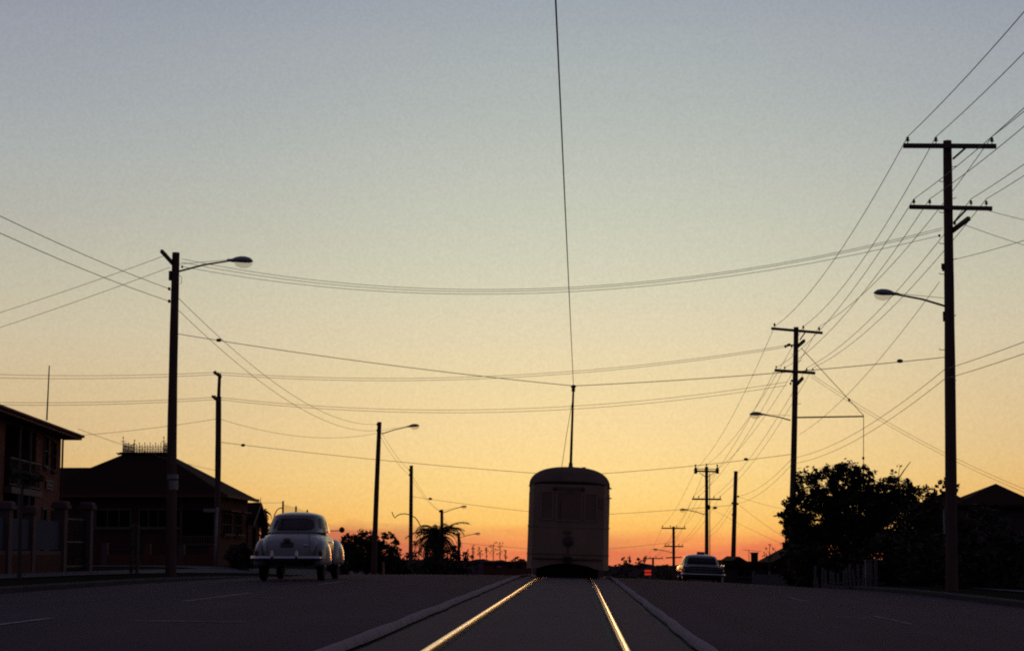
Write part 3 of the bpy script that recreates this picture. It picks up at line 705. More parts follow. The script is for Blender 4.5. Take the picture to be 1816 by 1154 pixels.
# ------------------------------------------------------------------ cars
def wheel(parent, x, y, r=.33, w=.17):
    s = 1 if x > 0 else -1
    t = MB().lathe((x - s * w / 2, y, r), (s, 0, 0), [(0, r * .62), (.005, r * .92), (.03, r), (w - .03, r), (w - .005, r * .92), (w, r * .62), (w - .02, r * .6)], 26)
    wo = t.build('wheel', 'tyre', parent); smooth_angle(wo, 40)
    MB().lathe((x + s * (w / 2 - .04), y, r), (s, 0, 0), [(0, r * .62), (.015, r * .6), (.02, r * .4), (.045, r * .33), (.06, r * .1)], 20).build('hubcap', 'chrome', wo, True)
def sg(x, p): return math.copysign(abs(x) ** p, x)
def car(root, L, wtab, ttab, btab, belt_rear, gh, paint, roofm, nexp=3.0, wins=None):
    """lower body lofted along y; glasshouse lofted upward with open windows"""
    N = 28; K = 46
    def body(u, v):
        y = L * (1 - math.cos(math.pi * v)) / 2
        w, t, b = lerp_tab(wtab, y), lerp_tab(ttab, y), lerp_tab(btab, y)
        a = 2 * math.pi * u
        return V((w * sg(math.cos(a), 2 / nexp), y, (t + b) / 2 + (t - b) / 2 * sg(math.sin(a), 2 / nexp)))
    mb = MB().grid(body, N, K, True)
    mb.f.append(tuple(range(N))[::-1]); mb.f.append(tuple(K * N + i for i in range(N)))
    bo = mb.build('body', paint, root); smooth_angle(bo, 50)
    z0, z1, a0, a1, yr0, yr1, yf0, yf1, p = gh
    def G(u, v):
        a = 2 * math.pi * u; h = v
        hh = min(1, h / .78); e = max(0, (h - .78) / .22)
        if h < .78: cap = 1; z = z0 + (z1 - z0) * .72 * (h / .78)
        else: cap = math.cos(e * math.pi / 2 * .97); z = z0 + (z1 - z0) * (.72 + .28 * math.sin(e * math.pi / 2))
        bul = 1 + .02 * math.sin(hh * math.pi)
        ax = (a0 + (a1 - a0) * hh) * cap * bul
        yr = yr0 + (yr1 - yr0) * hh; yf = yf0 + (yf1 - yf0) * hh; yc = (yr + yf) / 2; by = (yf - yr) / 2 * cap
        return V((ax * sg(math.cos(a), p), yc + by * sg(math.sin(a), p), z))
    NU, NV = 120, 44
    def inwin(u, v):
        for k, (uc, vc, du, dv, q) in enumerate(wins):
            a = abs(((u - uc + .5) % 1) - .5) / du; b = abs(v - vc) / dv
            if a < 1 and b < 1 and a ** q + b ** q < 1: return k + 1
        return 0
    mb = MB().grid(G, NU, NV, True, lambda u, v: inwin(u, v) == 0); mb.f.append(tuple(NV * NU + i for i in range(NU)))
    ro = mb.build('roof', roofm, root); smooth_angle(ro, 50)
    for k, w in enumerate(wins):
        g = MB().grid(G, NU, NV, True, lambda u, v: inwin(u, v) == k + 1)
        g.build(('rear_window', 'windscreen', 'side_window', 'side_window', 'side_window', 'side_window')[k], 'carglass', ro, True)
    return bo, ro

# pale rounded sedan
D1 = 41.6
c1p = P(510, 1025, D1)
car1 = thing('parked_car', (c1p.x, D1, gz(c1p.x, D1 + 1.5) + .0), 'pale rounded sedan with bulging mudguards driving away on the left lane', 'car', 'cars on the road', local=True, rot=(0, 0, R(0.6))); car1.scale = (.95, 1, 1)
car1.name = 'sedan_car'
bo, ro = car(car1, 4.25, [(0, .42), (.06, .56), (.2, .66), (.5, .74), (1, .775), (2.4, .775), (3.0, .72), (3.6, .56), (4.1, .40), (4.25, .26)],
    [(0, .72), (.06, .80), (.2, .92), (.45, 1.03), (.8, 1.10), (1.2, 1.13), (2.6, 1.10), (3.2, 1.06), (3.8, .98), (4.1, .86), (4.25, .75)],
    [(0, .44), (.3, .36), (1, .30), (3.4, .30), (4.0, .36), (4.25, .5)], None,
    (1.08, 1.56, .70, .60, .60, 1.02, 2.98, 2.50, .66), 'carpaint', 'cartop', 3.2,
    [(.75, .41, .108, .32, 3.6), (.25, .42, .12, .33, 3.6), (.944, .46, .052, .30, 4), (.052, .46, .052, .30, 4), (.556, .46, .052, .30, 4), (.448, .46, .052, .30, 4)])
for s in (-1, 1):
    for y, r, nm in ((.78, (.20, .74, .47), 'rear_mudguard'), (3.42, (.23, .72, .47), 'front_mudguard')):
        MB().ell((s * (.70 if y < 1 else .66), y, .47), r, 24, 12, zmin=-.25, p=.92).build(nm, 'carpaint', bo, True)
    for y in (.80, 3.40): wheel(car1, s * .69, y)
    MB().ell((s * .755, .075, .62), (.05, .04, .075), 12, 8).build('tail_lamp', 'tail', bo, True)
    MB().beam((s * .765, 1.55, .86), (s * .79, 1.75, .86), .03, .025).build('door_handle', 'chrome', bo)
bp_ = MB(); bp_.tube([(-.86, .14, .50), (-.82, .0, .50), (-.4, -.09, .50), (0, -.11, .50), (.4, -.09, .50), (.72, .0, .50), (.76, .14, .50)], .052, 10)
bm = bp_.build('rear_bumper', 'chrome', car1, True)
for s in (-.35, .22): MB().ell((s, -.12, .55), (.045, .05, .13), 12, 8).build('overrider', 'chrome', bm, True)
MB().box((-.03, .035, .80), (.30, .03, .11), Matrix.Rotation(R(-25), 3, 'X')).build('number_plate', 'plate', bo)
MB().ell((-.03, .02, .90), (.10, .045, .05), 12, 8).build('plate_lamp', 'tramdark', bo, True)
MB().ell((.40, .05, .78), (.055, .02, .03), 10, 6).build('boot_handle', 'chrome', bo, True)
lid = MB()
for s in (-1, 1): lid.tube([(s * .50, .02, .62), (s * .50, .10, .88), (s * .46, .32, 1.01), (s * .38, .62, 1.085)], .006, 5)
lid.build('boot_seam', 'tramdark', bo)
MB().tube([(.70, 2.35, 1.13), (.93, 2.42, 1.14)], .010, 6).build('mirror_arm', 'chrome', bo)
MB().lathe((.97, 2.40, 1.155), (0, 1, 0), [(0, .07), (.02, .068), (.05, .04), (.06, .01)], 16).build('wing_mirror', 'tramdark', bo, True)
st = MB(); st.box((0, 1.35, .98), (1.15, .16, .30)); st.box((0, 2.15, 1.0), (1.2, .14, .32)); st.build('seat', 'seat', car1)
MB().box((0, 2.2, .42), (1.3, 3.2, .16)).build('floor_pan', 'under', car1)
ex = MB().tube([(.35, -.02, .33), (.35, .6, .35)], .025, 8).build('exhaust_pipe', 'darksteel', car1)

# dark flat tailed sedan
D2 = 84.0
c2p = P(1247, 1033, D2)
car2 = thing('sedan_car', (c2p.x, D2, gz(c2p.x, D2 + 1.3)), 'dark finned sedan with pale roof and chrome tail strips near the crest', 'car', 'cars on the road', local=True, rot=(0, R(2.2), R(1.0))); car2.scale = (1.03, 1.05, .97)
bo, ro = car(car2, 4.5, [(0, .84), (.1, .89), (.8, .91), (3.6, .90), (4.3, .84), (4.5, .74)],
    [(0, .90), (.1, .94), (1.0, .95), (3.0, .96), (4.2, .88), (4.5, .8)], [(0, .42), (.5, .36), (1, .30), (3.6, .30), (4.5, .40)], None,
    (.93, 1.46, .80, .685, .85, 1.22, 3.25, 2.65, .40), 'cardark', 'carlight', 5.0,
    [(.75, .42, .112, .34, 5), (.25, .42, .112, .34, 5), (.935, .46, .05, .32, 5), (.04, .46, .045, .32, 5), (.565, .46, .05, .32, 5), (.46, .46, .045, .32, 5)])
for s in (-1, 1):
    for y in (.95, 3.55): wheel(car2, s * .76, y)
    fin = MB(); fin.grid(lambda u, v: V((s * (.86 + .04 * math.sin(v * math.pi)), .0 + 1.7 * u, .88 + (.12 * (1 - u) + .015) * math.sin(v * math.pi) )), 10, 6)
    fin.ell((s * .85, .55, .86), (.055, .62, .13), 14, 8); fin.build('tail_fin', 'cardark', bo, True)
    MB().ell((s * .72, -.012, .70), (.12, .03, .055), 14, 8).build('tail_lamp', 'tail', bo, True)
    MB().grid(lambda u, v: V((s * (.895 + .012 * math.sin(v * math.pi)), .12 + 2.0 * u, .62 + .26 * v)), 8, 6).build('side_panel', 'cardark', bo, True)
MB().beam((-.84, -.03, .925), (.84, -.03, .925), .05, .04).build('chrome_strip', 'chrome', bo)
MB().beam((-.80, -.02, .80), (.80, -.02, .80), .02, .015).build('chrome_strip', 'chrome', bo)
MB().beam((-.80, -.02, .68), (.80, -.02, .68), .02, .015).build('chrome_strip', 'chrome', bo)
MB().tube([(-.92, .16, .53), (-.88, -.04, .53), (-.5, -.10, .53), (.5, -.10, .53), (.88, -.04, .53), (.92, .16, .53)], .05, 10).build('rear_bumper', 'chrome', car2, True)
MB().box((0, -.03, .44), (.36, .03, .12)).build('number_plate', 'plate', bo)
MB().box((0.02, 2.0, 1.51), (.34, .16, .12)).build('roof_sign', 'tail', ro)
st = MB(); st.box((0, 1.5, .95), (1.4, .16, .35)); st.box((0, 2.5, .95), (1.4, .16, .35)); st.build('seat', 'seat', car2)
MB().box((0, 2.2, .40), (1.5, 3.6, .2)).build('floor_pan', 'under', car2)

# ------------------------------------------------------------------ vegetation
def crown(mb, blobs, n, size, rr, fill=.42):
    wts = [b[1][0] * b[1][1] * b[1][2] for b in blobs]; tot = sum(wts)
    for (c, r), w in zip(blobs, wts):
        k = max(12, int(n * w / tot)); c = V(c)
        clumps = [V((rr.gauss(0, 1), rr.gauss(0, 1), rr.gauss(0, 1))).normalized() * rr.uniform(.25, 1.05) ** fill for _ in range(max(6, min(k // 22, 160)))]
        for i in range(k):
            q = clumps[rr.randrange(len(clumps))] + V((rr.gauss(0, .10), rr.gauss(0, .10), rr.gauss(0, .10)))
            p = c + V((q.x * r[0], q.y * r[1], q.z * r[2]))
            a = V((rr.gauss(0, 1), rr.gauss(0, 1), rr.gauss(0, .7))).normalized(); b = a.orthogonal().normalized()
            b = (Matrix.Rotation(rr.uniform(0, 6.28), 3, a) @ b)
            s = size * rr.uniform(.6, 1.35)
            mb.add([p - a * s, p + b * s * .42, p + a * s, p - b * s * .42], [(0, 1, 2, 3)])
    return mb
def tree(name, label, cat, base, trunk_h, r, blobs, n, size, m='leaf', seed=1, group=None, core=True):
    rr = random.Random(seed); base = V(base)
    o = thing(name, base, label, cat, group)
    tb = MB(); c0 = base + V((0, 0, trunk_h))
    tb.tube([base - V((0, 0, .1)), base + V((rr.uniform(-.05, .05), 0, trunk_h * .5)), c0], [r * 1.25, r, r * .8], 9)
    for c, rad in blobs:
        e = V(c) + V((0, 0, rad[2] * .4)); mid = (c0 + e) / 2 + V((rr.uniform(-.2, .2), rr.uniform(-.2, .2), .1))
        tb.tube([c0 - V((0, 0, .1)), mid, e], [r * .6, r * .4, r * .12], 6)
        for _ in range(4):
            d = V((rr.gauss(0, 1), rr.gauss(0, 1), abs(rr.gauss(0, .8)))).normalized()
            tb.tube([mid, mid + V((d.x * rad[0], d.y * rad[1], d.z * rad[2])) * .85], [r * .25, r * .06], 5)
    tb.build('trunk', 'bark', o, True)
    mb = crown(MB(), blobs, n, size, rr)
    mb.build('crown', m, o)
    return o
def B(px, py, d, rx, rz, ry=None): return (P(px, py, d), (rx, ry or rx, rz))
# large tree on the right
DT = 74.0
bl = [B(1432, 868, DT, .55, .75), B(1460, 852, DT, .6, .6), B(1500, 850, DT, .8, .65), B(1530, 846, DT, .55, .5), B(1580, 870, DT, .9, .55), B(1630, 884, DT, .75, .5),
      B(1412, 905, DT, .5, .65), B(1450, 920, DT, 1.0, 1.1), B(1520, 910, DT, 1.3, 1.2), B(1590, 930, DT, 1.3, 1.2), B(1650, 935, DT, .9, 1.0), B(1480, 985, DT, 1.4, 1.0), B(1560, 985, DT, 1.5, 1.0), B(1405, 925, DT, .42, .4), B(1430, 965, DT, .8, .9), B(1640, 985, DT, 1.2, 1.0)]
tb = P(1530, 1040, DT)
tree('broadleaf_tree', 'large dark spreading tree right of the outrigger pole, taller than the houses', 'tree', (tb.x, DT, land(tb.x, DT)), 2.2, .16, bl, 74000, .078, 'leafdark', 5)
# twig standing out of the tree
tw = P(1590, 880, DT)
tb2 = thing('bare_sapling', P(1594, 1010, DT + 2) , 'thin bare branching sapling poking above the large dark tree', 'tree')
mb = MB(); q = lambda x, y: P(x, y, DT + 2)
mb.tube([q(1594, 1010), q(1593, 900), q(1594, 848)], [.06, .045, .03], 6); mb.tube([q(1594, 848), q(1603, 834), q(1615, 818)], [.03, .022, .014], 5); mb.tube([q(1594, 850), q(1594, 838), q(1596, 826)], [.02, .012, .008], 5); mb.tube([q(1594, 855), q(1584, 843)], [.02, .01], 5)
mb.build('trunk', 'bark', tb2)
crown(MB(), [(q(1583, 837), (.14, .14, .10)), (q(1594, 825), (.14, .1, .06))], 70, .06, random.Random(3)).build('crown', 'leafdark', tb2)
b = P(1676, 1050, 70)
tree('small_tree', 'small leafy tree top showing behind the tallest pole', 'tree', (b.x, 70, land(b.x, 70)), 2.4, .08, [B(1675, 864, 70, .28, .28), B(1693, 862, 70, .15, .2)], 350, .07, 'leafdark', 8)
b = P(1385, 1035, 93)
tree('broadleaf_tree', 'small dark leafy tree hanging out left of the outrigger pole', 'tree', (b.x + .6, 93, land(b.x + .6, 93)), 2.0, .10, [B(1398, 918, 93, .55, .45), B(1396, 895, 93, .35, .3), B(1410, 880, 93, .4, .5), B(1408, 940, 93, .6, .6)], 1500, .12, 'leafdark', 9)
# right hedge
for i, (x, y, rx, rz, dd, lab) in enumerate(((1700, 985, 2.0, 1.6, 62, 'dark hedge behind the tallest pole beneath the peaked roofs'), (1790, 1000, 2.0, 1.3, 56, 'dark rounded shrub at the right edge below the peaked roof'),
        (1460, 1012, 1.6, .9, 72, 'dark shrub behind the leaning pickets at right'), (1620, 1010, 1.8, 1.2, 66, 'dark shrub between the white fence posts and tallest pole'))):
    b = P(x, y, dd); gz_ = land(b.x, dd)
    o = thing('shrub', (b.x, dd, gz_), lab, 'shrub', 'dark shrubs on the right')
    cz = gz_ + rz * .8
    crown(MB(), [((b.x - rx * .4, dd, cz), (rx * .7, 1.0, rz)), ((b.x + rx * .45, dd + .2, cz - .15), (rx * .7, 1.0, rz * .85)), ((b.x, dd, gz_ + .3), (rx, 1.0, .5))], 2600, .13, random.Random(20 + i)).build('foliage', 'leafdark', o)
    mb = MB()
    for k in range(4): mb.tube([(b.x + (k - 1.5) * .3, dd, gz_ - .05), (b.x + (k - 1.5) * .5, dd + .1, cz)], [.04, .015], 5)
    mb.build('stem', 'bark', o)
# left bushes past the pale car
DB = 119.0
bl = [B(622, 962, DB, .7, .55), B(650, 955, DB, .8, .55), B(640, 985, DB, 1.4, 1.0), B(688, 950, DB, .55, .3), B(698, 962, DB, .4, .35), B(675, 985, DB, 1.2, 1.0), B(612, 985, DB, .8, 1.0), B(705, 972, DB, .35, .35)]
b = P(650, 1015, DB)
tree('broadleaf_tree', 'bushy round tree behind the leaning lamp pole, right of the pale car', 'tree', (b.x, DB, land(b.x, DB)), 1.2, .14, bl, 17000, .09, 'leafdark', 12)
for i, (x, y, rx, rz, dd, lab) in enumerate(((702, 1003, 1.1, .8, 128, 'low dark shrub just left of the curved bracket pole'), (762, 990, 2.3, 1.7, 150, 'dark thicket around the foot of the date palm'), (808, 994, 1.9, 1.15, 158, 'low dark shrub sloping down right of the date palm'), (585, 1003, 1.0, .8, 112, 'low dark shrub hidden behind front of pale car'))):
    b = P(x, y, dd); gz_ = land(b.x, dd); cz = b.z
    o = thing('shrub', (b.x, dd, gz_), lab, 'shrub', 'dark shrubs on the left')
    crown(MB(), [((b.x - rx * .3, dd, cz), (rx * .7, 1.0, rz)), ((b.x + rx * .4, dd + .2, cz - .2), (rx * .7, 1.0, rz * .9)), ((b.x, dd, (gz_ + cz) / 2), (rx * 1.1, 1.0, max(.5, (cz - gz_) / 2 + .3)))], 2400, .15, random.Random(40 + i)).build('foliage', 'leafdark', o)
    mb = MB()
    for k in range(3): mb.tube([(b.x + (k - 1) * .3, dd, gz_ - .05), (b.x + (k - 1) * .5, dd + .1, cz)], [.05, .02], 5)
    mb.build('stem', 'bark', o)
# shrub beside the house corner
for x, dd, top, rx, lab in ((468, 104, 916, .8, 'tall dark shrub between the rear gable and the pale car'), (432, 82, 968, .75, 'round dark shrub beside the house corner left of the pale car'),):
    b = P(x, 1005, dd); gz_ = land(b.x, dd); z1 = P(x, top, dd).z
    o = thing('shrub', (b.x, dd, gz_), lab, 'shrub')
    crown(MB(), [((b.x, dd, (gz_ + z1) / 2), (rx, rx, (z1 - gz_) / 2 + .05))], 1500, .10, random.Random(77)).build('foliage', 'leafdark', o)
    MB().tube([(b.x, dd, gz_ - .05), (b.x, dd, z1 - .3)], [.05, .02], 6).build('stem', 'bark', o)
# palms
def palm(name, label, crown_p, base, R_, nf, seed, m='leafdark', droop=1.0, tr=.28):
    rr = random.Random(seed); o = thing(name, base, label, 'palm'); c = V(crown_p); bs = V(base)
    tk = MB(); k = 10
    tk.tube([bs + (c - bs) * (i / k) for i in range(k + 1)], [tr * (1.15 - .25 * i / k) * (1 + .06 * (i % 2)) for i in range(k + 1)], 10); tk.build('trunk', 'bark', o)
    mb = MB()
    for f in range(nf):
        az = rr.uniform(0, 6.283); el = rr.uniform(-.6, 1.05); Lf = R_ * rr.uniform(.75, 1.2); dr = droop * rr.uniform(.55, 1.3)
        d = V((math.cos(az), math.sin(az), 0)); pts = []; n = 12; p = c.copy(); e = el
        for i in range(n + 1):
            pts.append(p.copy()); p = p + (d * math.cos(e) + V((0, 0, math.sin(e)))) * (Lf / n); e -= dr * (.10 + .012 * i)
        mb.tube(pts, [.035 * (1 - .8 * i / n) for i in range(n + 1)], 4)
        side = d.cross(V((0, 0, 1))).normalized()
        for i in range(1, n + 1):
            for h in (0, .5):
                if i == n and h: continue
                pp = pts[i] if not h else (pts[i] + pts[i + 1]) / 2
                t = (pts[i] - pts[i - 1]).normalized(); ll = Lf * .24 * (1 - .55 * abs(i / n - .45)) * rr.uniform(.8, 1.1)
                for s in (-1, 1):
                    q = pp + (side * s * .75 + t * .6 - V((0, 0, .35 + rr.uniform(0, .25)))).normalized() * ll
                    w = t * .045
                    mb.add([pp - w, pp + w, q], [(0, 1, 2)])
    mb.build('crown', m, o)
    return o
DP = 163.0
cp = P(776, 950, DP); palm('palm_tree', 'stout date palm with drooping fronds left of the tram', cp, (cp.x, DP, land(cp.x, DP)), 2.7, 78, 4, droop=1.05)
cp = P(466, 909, 106); palm('palm_tree', 'tiny palm showing above the roof end left of the pale car', cp, (cp.x, 106, land(cp.x, 106)), .62, 16, 6, tr=.09)
# young trees on the far hill
def hillz(px, d): x = P(px, 990, d).x; return x, hill_h(x, d)
DH = 405.0
for i, (px, top, lf, lab) in enumerate(((829, 974, 120, 'leftmost stubby young tree on the far skyline'), (839, 966, 150, 'young tree on the skyline, second from the left, leafy top'), (851, 969, 130, 'young tree on the skyline with forked sparse tufts, third from left'),
        (863, 970, 110, 'slim young tree on the skyline at the middle of the row'), (875, 962, 110, 'open branched young tree on the skyline right of the middle'), (887, 959, 130, 'tallest wispy young tree on the skyline, widest branches'), (897, 976, 150, 'narrow dark young tree at right end of the skyline row'))):
    x, z = hillz(px, DH); rr = random.Random(60 + i); zt = P(px, top, DH).z; h = zt - z
    o = thing('young_tree', (x, DH, z - .3), lab, 'tree', 'young trees on the far skyline')
    mb = MB(); mb.tube([(x, DH, z - .4), (x + rr.uniform(-.1, .1), DH, z + h * .6), (x + rr.uniform(-.2, .2), DH, zt)], [.10, .07, .03], 5)
    blobs = []
    for k in range(11 if i not in (0, 6) else 5):
        f = rr.uniform(.4, 1.0); w = (.9 if i in (4, 5) else .55 if i in (2,) else .3)
        e = V((x + rr.uniform(-w, w), DH + rr.uniform(-.4, .4), z + h * f)); mb.tube([(x, DH, z + h * (f - .2)), e], [.04, .02], 4)
        blobs.append((e, (.20, .20, .17 if i not in (0, 6) else .42)))
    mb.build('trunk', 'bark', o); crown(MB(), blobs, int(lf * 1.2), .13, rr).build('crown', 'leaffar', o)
x, z = hillz(918, DH - 4)
o = thing('shrub', (x, DH - 4, z), 'low domed tree on the skyline just left of the tram', 'shrub')
crown(MB(), [((x, DH - 4, z + .7), (1.5, 1.2, .75)), ((x + .5, DH - 4, z + .3), (1.4, 1.2, .6))], 700, .2, random.Random(5)).build('foliage', 'leaffar', o)
MB().tube([(x, DH - 4, z - .3), (x, DH - 4, z + .8)], [.15, .05], 6).build('stem', 'bark', o)
# conifers and dark trees right of the tram
DC = 400.0
for i, (px, top, w, lab) in enumerate(((1106, 986, 1.5, 'leftmost far conifer right of the tram'), (1116, 986, 1.1, 'slim far conifer, second from left beside the tram'), (1132, 988, 1.5, 'far conifer with leaning layered crown, third from the tram'), (1143, 985, 1.4, 'far conifer directly above the red panels'))):
    x, z = hillz(px, DC); z -= 1.2; rr = random.Random(90 + i); zt = P(px, top, DC).z; h = zt - z
    o = thing('conifer', (x, DC, z), lab, 'tree', 'far conifers on the skyline')
    MB().tube([(x, DC, z - .3), (x, DC, zt)], [.14, .03], 5).build('trunk', 'bark', o)
    blobs = [((x + rr.uniform(-.3, .3), DC, z + h * f), (w * (1.05 - f * .85) * rr.uniform(.7, 1.2), .6, h * .09)) for f in (.2, .32, .45, .57, .7, .82, .93)]
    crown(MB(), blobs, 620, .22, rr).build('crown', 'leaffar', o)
x, z = hillz(1180, 330)
for i, (px, dd, top, rx, lab) in enumerate(((1172, 300, 1004, 1.6, 'dark low tree clump left of the three crossarm pole'), (1190, 310, 1001, 2.0, 'dark tree clump behind the three crossarm pole'), (1213, 300, 1006, 1.5, 'dark low tree clump beside left side of dark car'), (1092, 320, 1003, 1.6, 'faint low tree clump against the right side of the tram'), (1122, 310, 1008, 2.2, 'hazy low tree clump under the far conifers'))):
    p = P(px, top, dd); rr = random.Random(110 + i); gz_ = -9.0
    o = thing('broadleaf_tree', (p.x, dd, gz_), lab, 'tree', 'far tree clumps right of the tram')
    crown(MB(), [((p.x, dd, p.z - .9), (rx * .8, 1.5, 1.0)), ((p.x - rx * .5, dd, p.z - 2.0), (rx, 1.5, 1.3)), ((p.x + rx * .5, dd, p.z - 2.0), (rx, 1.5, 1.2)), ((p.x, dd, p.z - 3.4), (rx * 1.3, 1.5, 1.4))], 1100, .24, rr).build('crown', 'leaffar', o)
    MB().tube([(p.x, dd, gz_ - .2), (p.x, dd, p.z - 1)], [.25, .08], 6).build('trunk', 'bark', o)
# sapling behind roofs at right
b = P(1365, 1000, 100); o = thing('young_tree', (b.x, 100, land(b.x, 100)), 'sparse young tree rising between chimney and the large tree', 'tree')
mb = MB(); rr = random.Random(4); q = lambda x, y: P(x, y, 100)
mb.tube([(b.x, 100, land(b.x, 100) - .1), q(1364, 998), q(1365, 967)], [.05, .03, .012], 5); bl = []
for x, y in ((1358, 972), (1372, 973), (1357, 980), (1374, 982), (1366, 966), (1361, 986), (1370, 988), (1377, 977), (1354, 984)):
    mb.tube([q(1364.5, y + 10), q(x, y)], [.014, .008], 4); bl.append((q(x, y), (.09, .09, .07)))
mb.build('trunk', 'bark', o); crown(MB(), bl, 130, .05, rr).build('crown', 'leafdark', o)
# street trees on the left verge
b = P(35, 1015, 45); o = thing('young_tree', (b.x, 45, land(b.x, 45)), 'thin young street tree in front of the left fence pillars', 'tree')
mb = MB(); q = lambda x, y: P(x, y, 45)
mb.tube([(b.x, 45, land(b.x, 45) - .1), q(36, 930), q(40, 860)], [.055, .05, .03], 7)
for x, y in ((55, 842), (28, 848), (70, 846), (45, 835)): mb.tube([q(39, 868), q(x, y)], [.02, .008], 5)
mb.build('trunk', 'bark', o); crown(MB(), [(q(50, 845), (.38, .3, .13)), (q(66, 848), (.2, .2, .1)), (q(35, 850), (.2, .2, .12))], 260, .055, random.Random(9)).build('crown', 'leafdark', o)
b = P(238, 1008, 58)
o = thing('tree_guard', (b.x, 58, land(b.x, 58)), 'dark timber tree guard standing on the verge before the low brick fence', 'tree guard')
z0 = land(b.x, 58); z1 = P(238, 928, 58).z
mb = MB()
for dx, dy in ((-.09, -.09), (.09, -.09), (.09, .09), (-.09, .09)): mb.beam((b.x + dx, 58 + dy, z0 - .05), (b.x + dx * .9, 58 + dy, z1), .06, .06)
mb.build('post', 'bark', o)
for f in (.25, .55, .9): MB().box((b.x, 58 - .125, z0 + (z1 - z0) * f), (.24, .02, .10)).build('slat', 'bark', o)

# ------------------------------------------------------------------ buildings
def frame_win(parent, c, w, h, nx, pane='pane', fr='white', mull=1, depth=.06, rails=1):
    """window on a wall facing nx (unit vector, horizontal); c = centre on wall face"""
    nx = V(nx).normalized(); tx = V((-nx.y, nx.x, 0)); c = V(c)
    rot = Matrix((tx, nx, V((0, 0, 1)))).transposed()
    g = MB().box(c + nx * .004, (w, .03, h), rot).build('window', pane, parent)
    f = MB()
    for s in (-1, 1):
        f.box(c + tx * (s * w / 2) + nx * .02, (.07, depth, h + .07), rot); f.box(c + V((0, 0, s * (h / 2 - .0))) + nx * .022, (w - .07, depth, .07), rot)
    for k in range(mull): f.box(c + tx * (w * ((k + 1) / (mull + 1) - .5)) + nx * .021, (.045, depth * .8, h - .08), rot)
    for k in range(rails): f.box(c + V((0, 0, h * ((k + 1) / (rails + 1) - .5))) + nx * .018, (w - .08, depth * .6, .04), rot)
    f.build('window_frame', fr, g)
    MB().box(c - V((0, 0, h / 2 + .07)) + nx * .05, (w + .16, .16, .06), rot).build('sill', fr, g)
    return g
# --- two storey brick house on the left
u = V((-0.0985, 1, 0)).normalized(); w_ = V((-u.y, u.x, 0))      # u runs away along the street front, w_ away from the street
FC = V((P(105, 900, 66).x, 66, 0)); GZ = land(FC.x, 62) - .05
def H(a, b, z): return FC - u * a + w_ * b + V((0, 0, GZ + z))    # a: back toward the viewer from far corner, b: depth into block
house = thing('brick_house', H(7, 4, 0), 'two storey red brick house with balcony and tiled roof at left edge', 'house')
eave = P(105, 765, 66).z - GZ
LH, WH = 15.0, 9.0
def hbox(mb, a0, a1, b0, b1, z0, z1):
    vs = [H(a, b, z) for a in (a0, a1) for b in (b0, b1) for z in (z0, z1)]
    return mb.add(vs, [(0, 1, 3, 2), (4, 6, 7, 5), (0, 4, 5, 1), (2, 3, 7, 6), (0, 2, 6, 4), (1, 5, 7, 3)])
BAL0, BAL1 = 4.6, 9.6      # balcony recess along the front
mb = MB(); hbox(mb, 0, BAL0, 0, WH, -.4, eave); hbox(mb, BAL0, BAL1, 1.8, WH, -.4, eave); hbox(mb, BAL1, LH, 0, WH, -.4, eave)
hbox(mb, BAL0, BAL1, .0, 1.8, eave - .35, eave)
pitch = .37; rid = WH / 2 * pitch
for a in (0.02, LH - .02): mb.add([H(a, 0, eave), H(a, WH, eave), H(a, WH / 2, eave + rid)], [(0, 1, 2)])
hw = mb.build('wall', 'brick', house)
mb = MB(); hbox(mb, BAL0, BAL1, -.25, 1.78, 2.42, 2.62); hbox(mb, BAL0, BAL1, -.2, 1.78, -.3, .12); mb.build('balcony_slab', 'cream', house)
mb = MB(); nb = 26
for i in range(nb + 1):
    a = BAL0 + .1 + (BAL1 - BAL0 - .2) * i / nb; mb.tube([H(a, -.16, 2.62), H(a, -.16, 3.5)], .014, 5)
for i in range(0, nb, 2):
    a = BAL0 + .1 + (BAL1 - BAL0 - .2) * (i + 1) / nb; mb.ell(H(a, -.16, 3.05), (.10, .10, .16), 8, 5)
mb.tube([H(BAL0, -.16, 3.5), H(BAL1, -.16, 3.5)], .03, 6); mb.tube([H(BAL0, -.16, 2.70), H(BAL1, -.16, 2.70)], .02, 6); mb.build('balcony_railing', 'darksteel', house)
mb = MB()
for a in (BAL0 + 1.9, BAL0 + 3.6): mb.tube([H(a, -.16, .1), H(a, -.16, eave - .3)], .06, 8)
mb.build('balcony_post', 'cream', house)
mb = MB(); OV = .65
for side in (0, 1):
    nC = int((WH / 2 + OV) / .33); off = pitch * OV
    for k in range(nC + 1):
        b0 = -OV + k * .33; b1 = min(b0 + .36, WH / 2)
        if side: q0, q1 = WH - b0, WH - b1
        else: q0, q1 = b0, b1
        z0_ = eave + pitch * b0 + .10; z1_ = eave + pitch * b1 + .055
        vs = [H(a, q, z) for a in (-OV, LH + OV) for q, z in ((q0, z0_ - .06), (q0, z0_), (q1, z1_), (q1, z1_ - .06))]
        mb.add(vs, [(0, 1, 2, 3), (7, 6, 5, 4), (1, 5, 6, 2), (0, 4, 5, 1), (0, 3, 7, 4), (2, 6, 7, 3)])
rf = mb.build('roof', 'tile', house)
mb = MB(); hbox(mb, -OV + .03, LH + OV - .03, -OV + .02, -OV + .06, eave - .27, eave - .15); hbox(mb, -OV + .03, LH + OV - .03, -OV + .08, .0, eave - .27, eave - .24)
for a in (-OV + .02, LH + OV - .06):
    mb.add([H(a + s, b, z) for s in (0, .04) for b, z in ((-OV + .07, eave - .27), (WH / 2, eave + rid - .2), (WH / 2, eave + rid + .02), (-OV + .07, eave - .15))], [(0, 1, 2, 3), (4, 7, 6, 5), (0, 4, 5, 1), (3, 2, 6, 7)])
mb.build('fascia', 'redtimber', house)
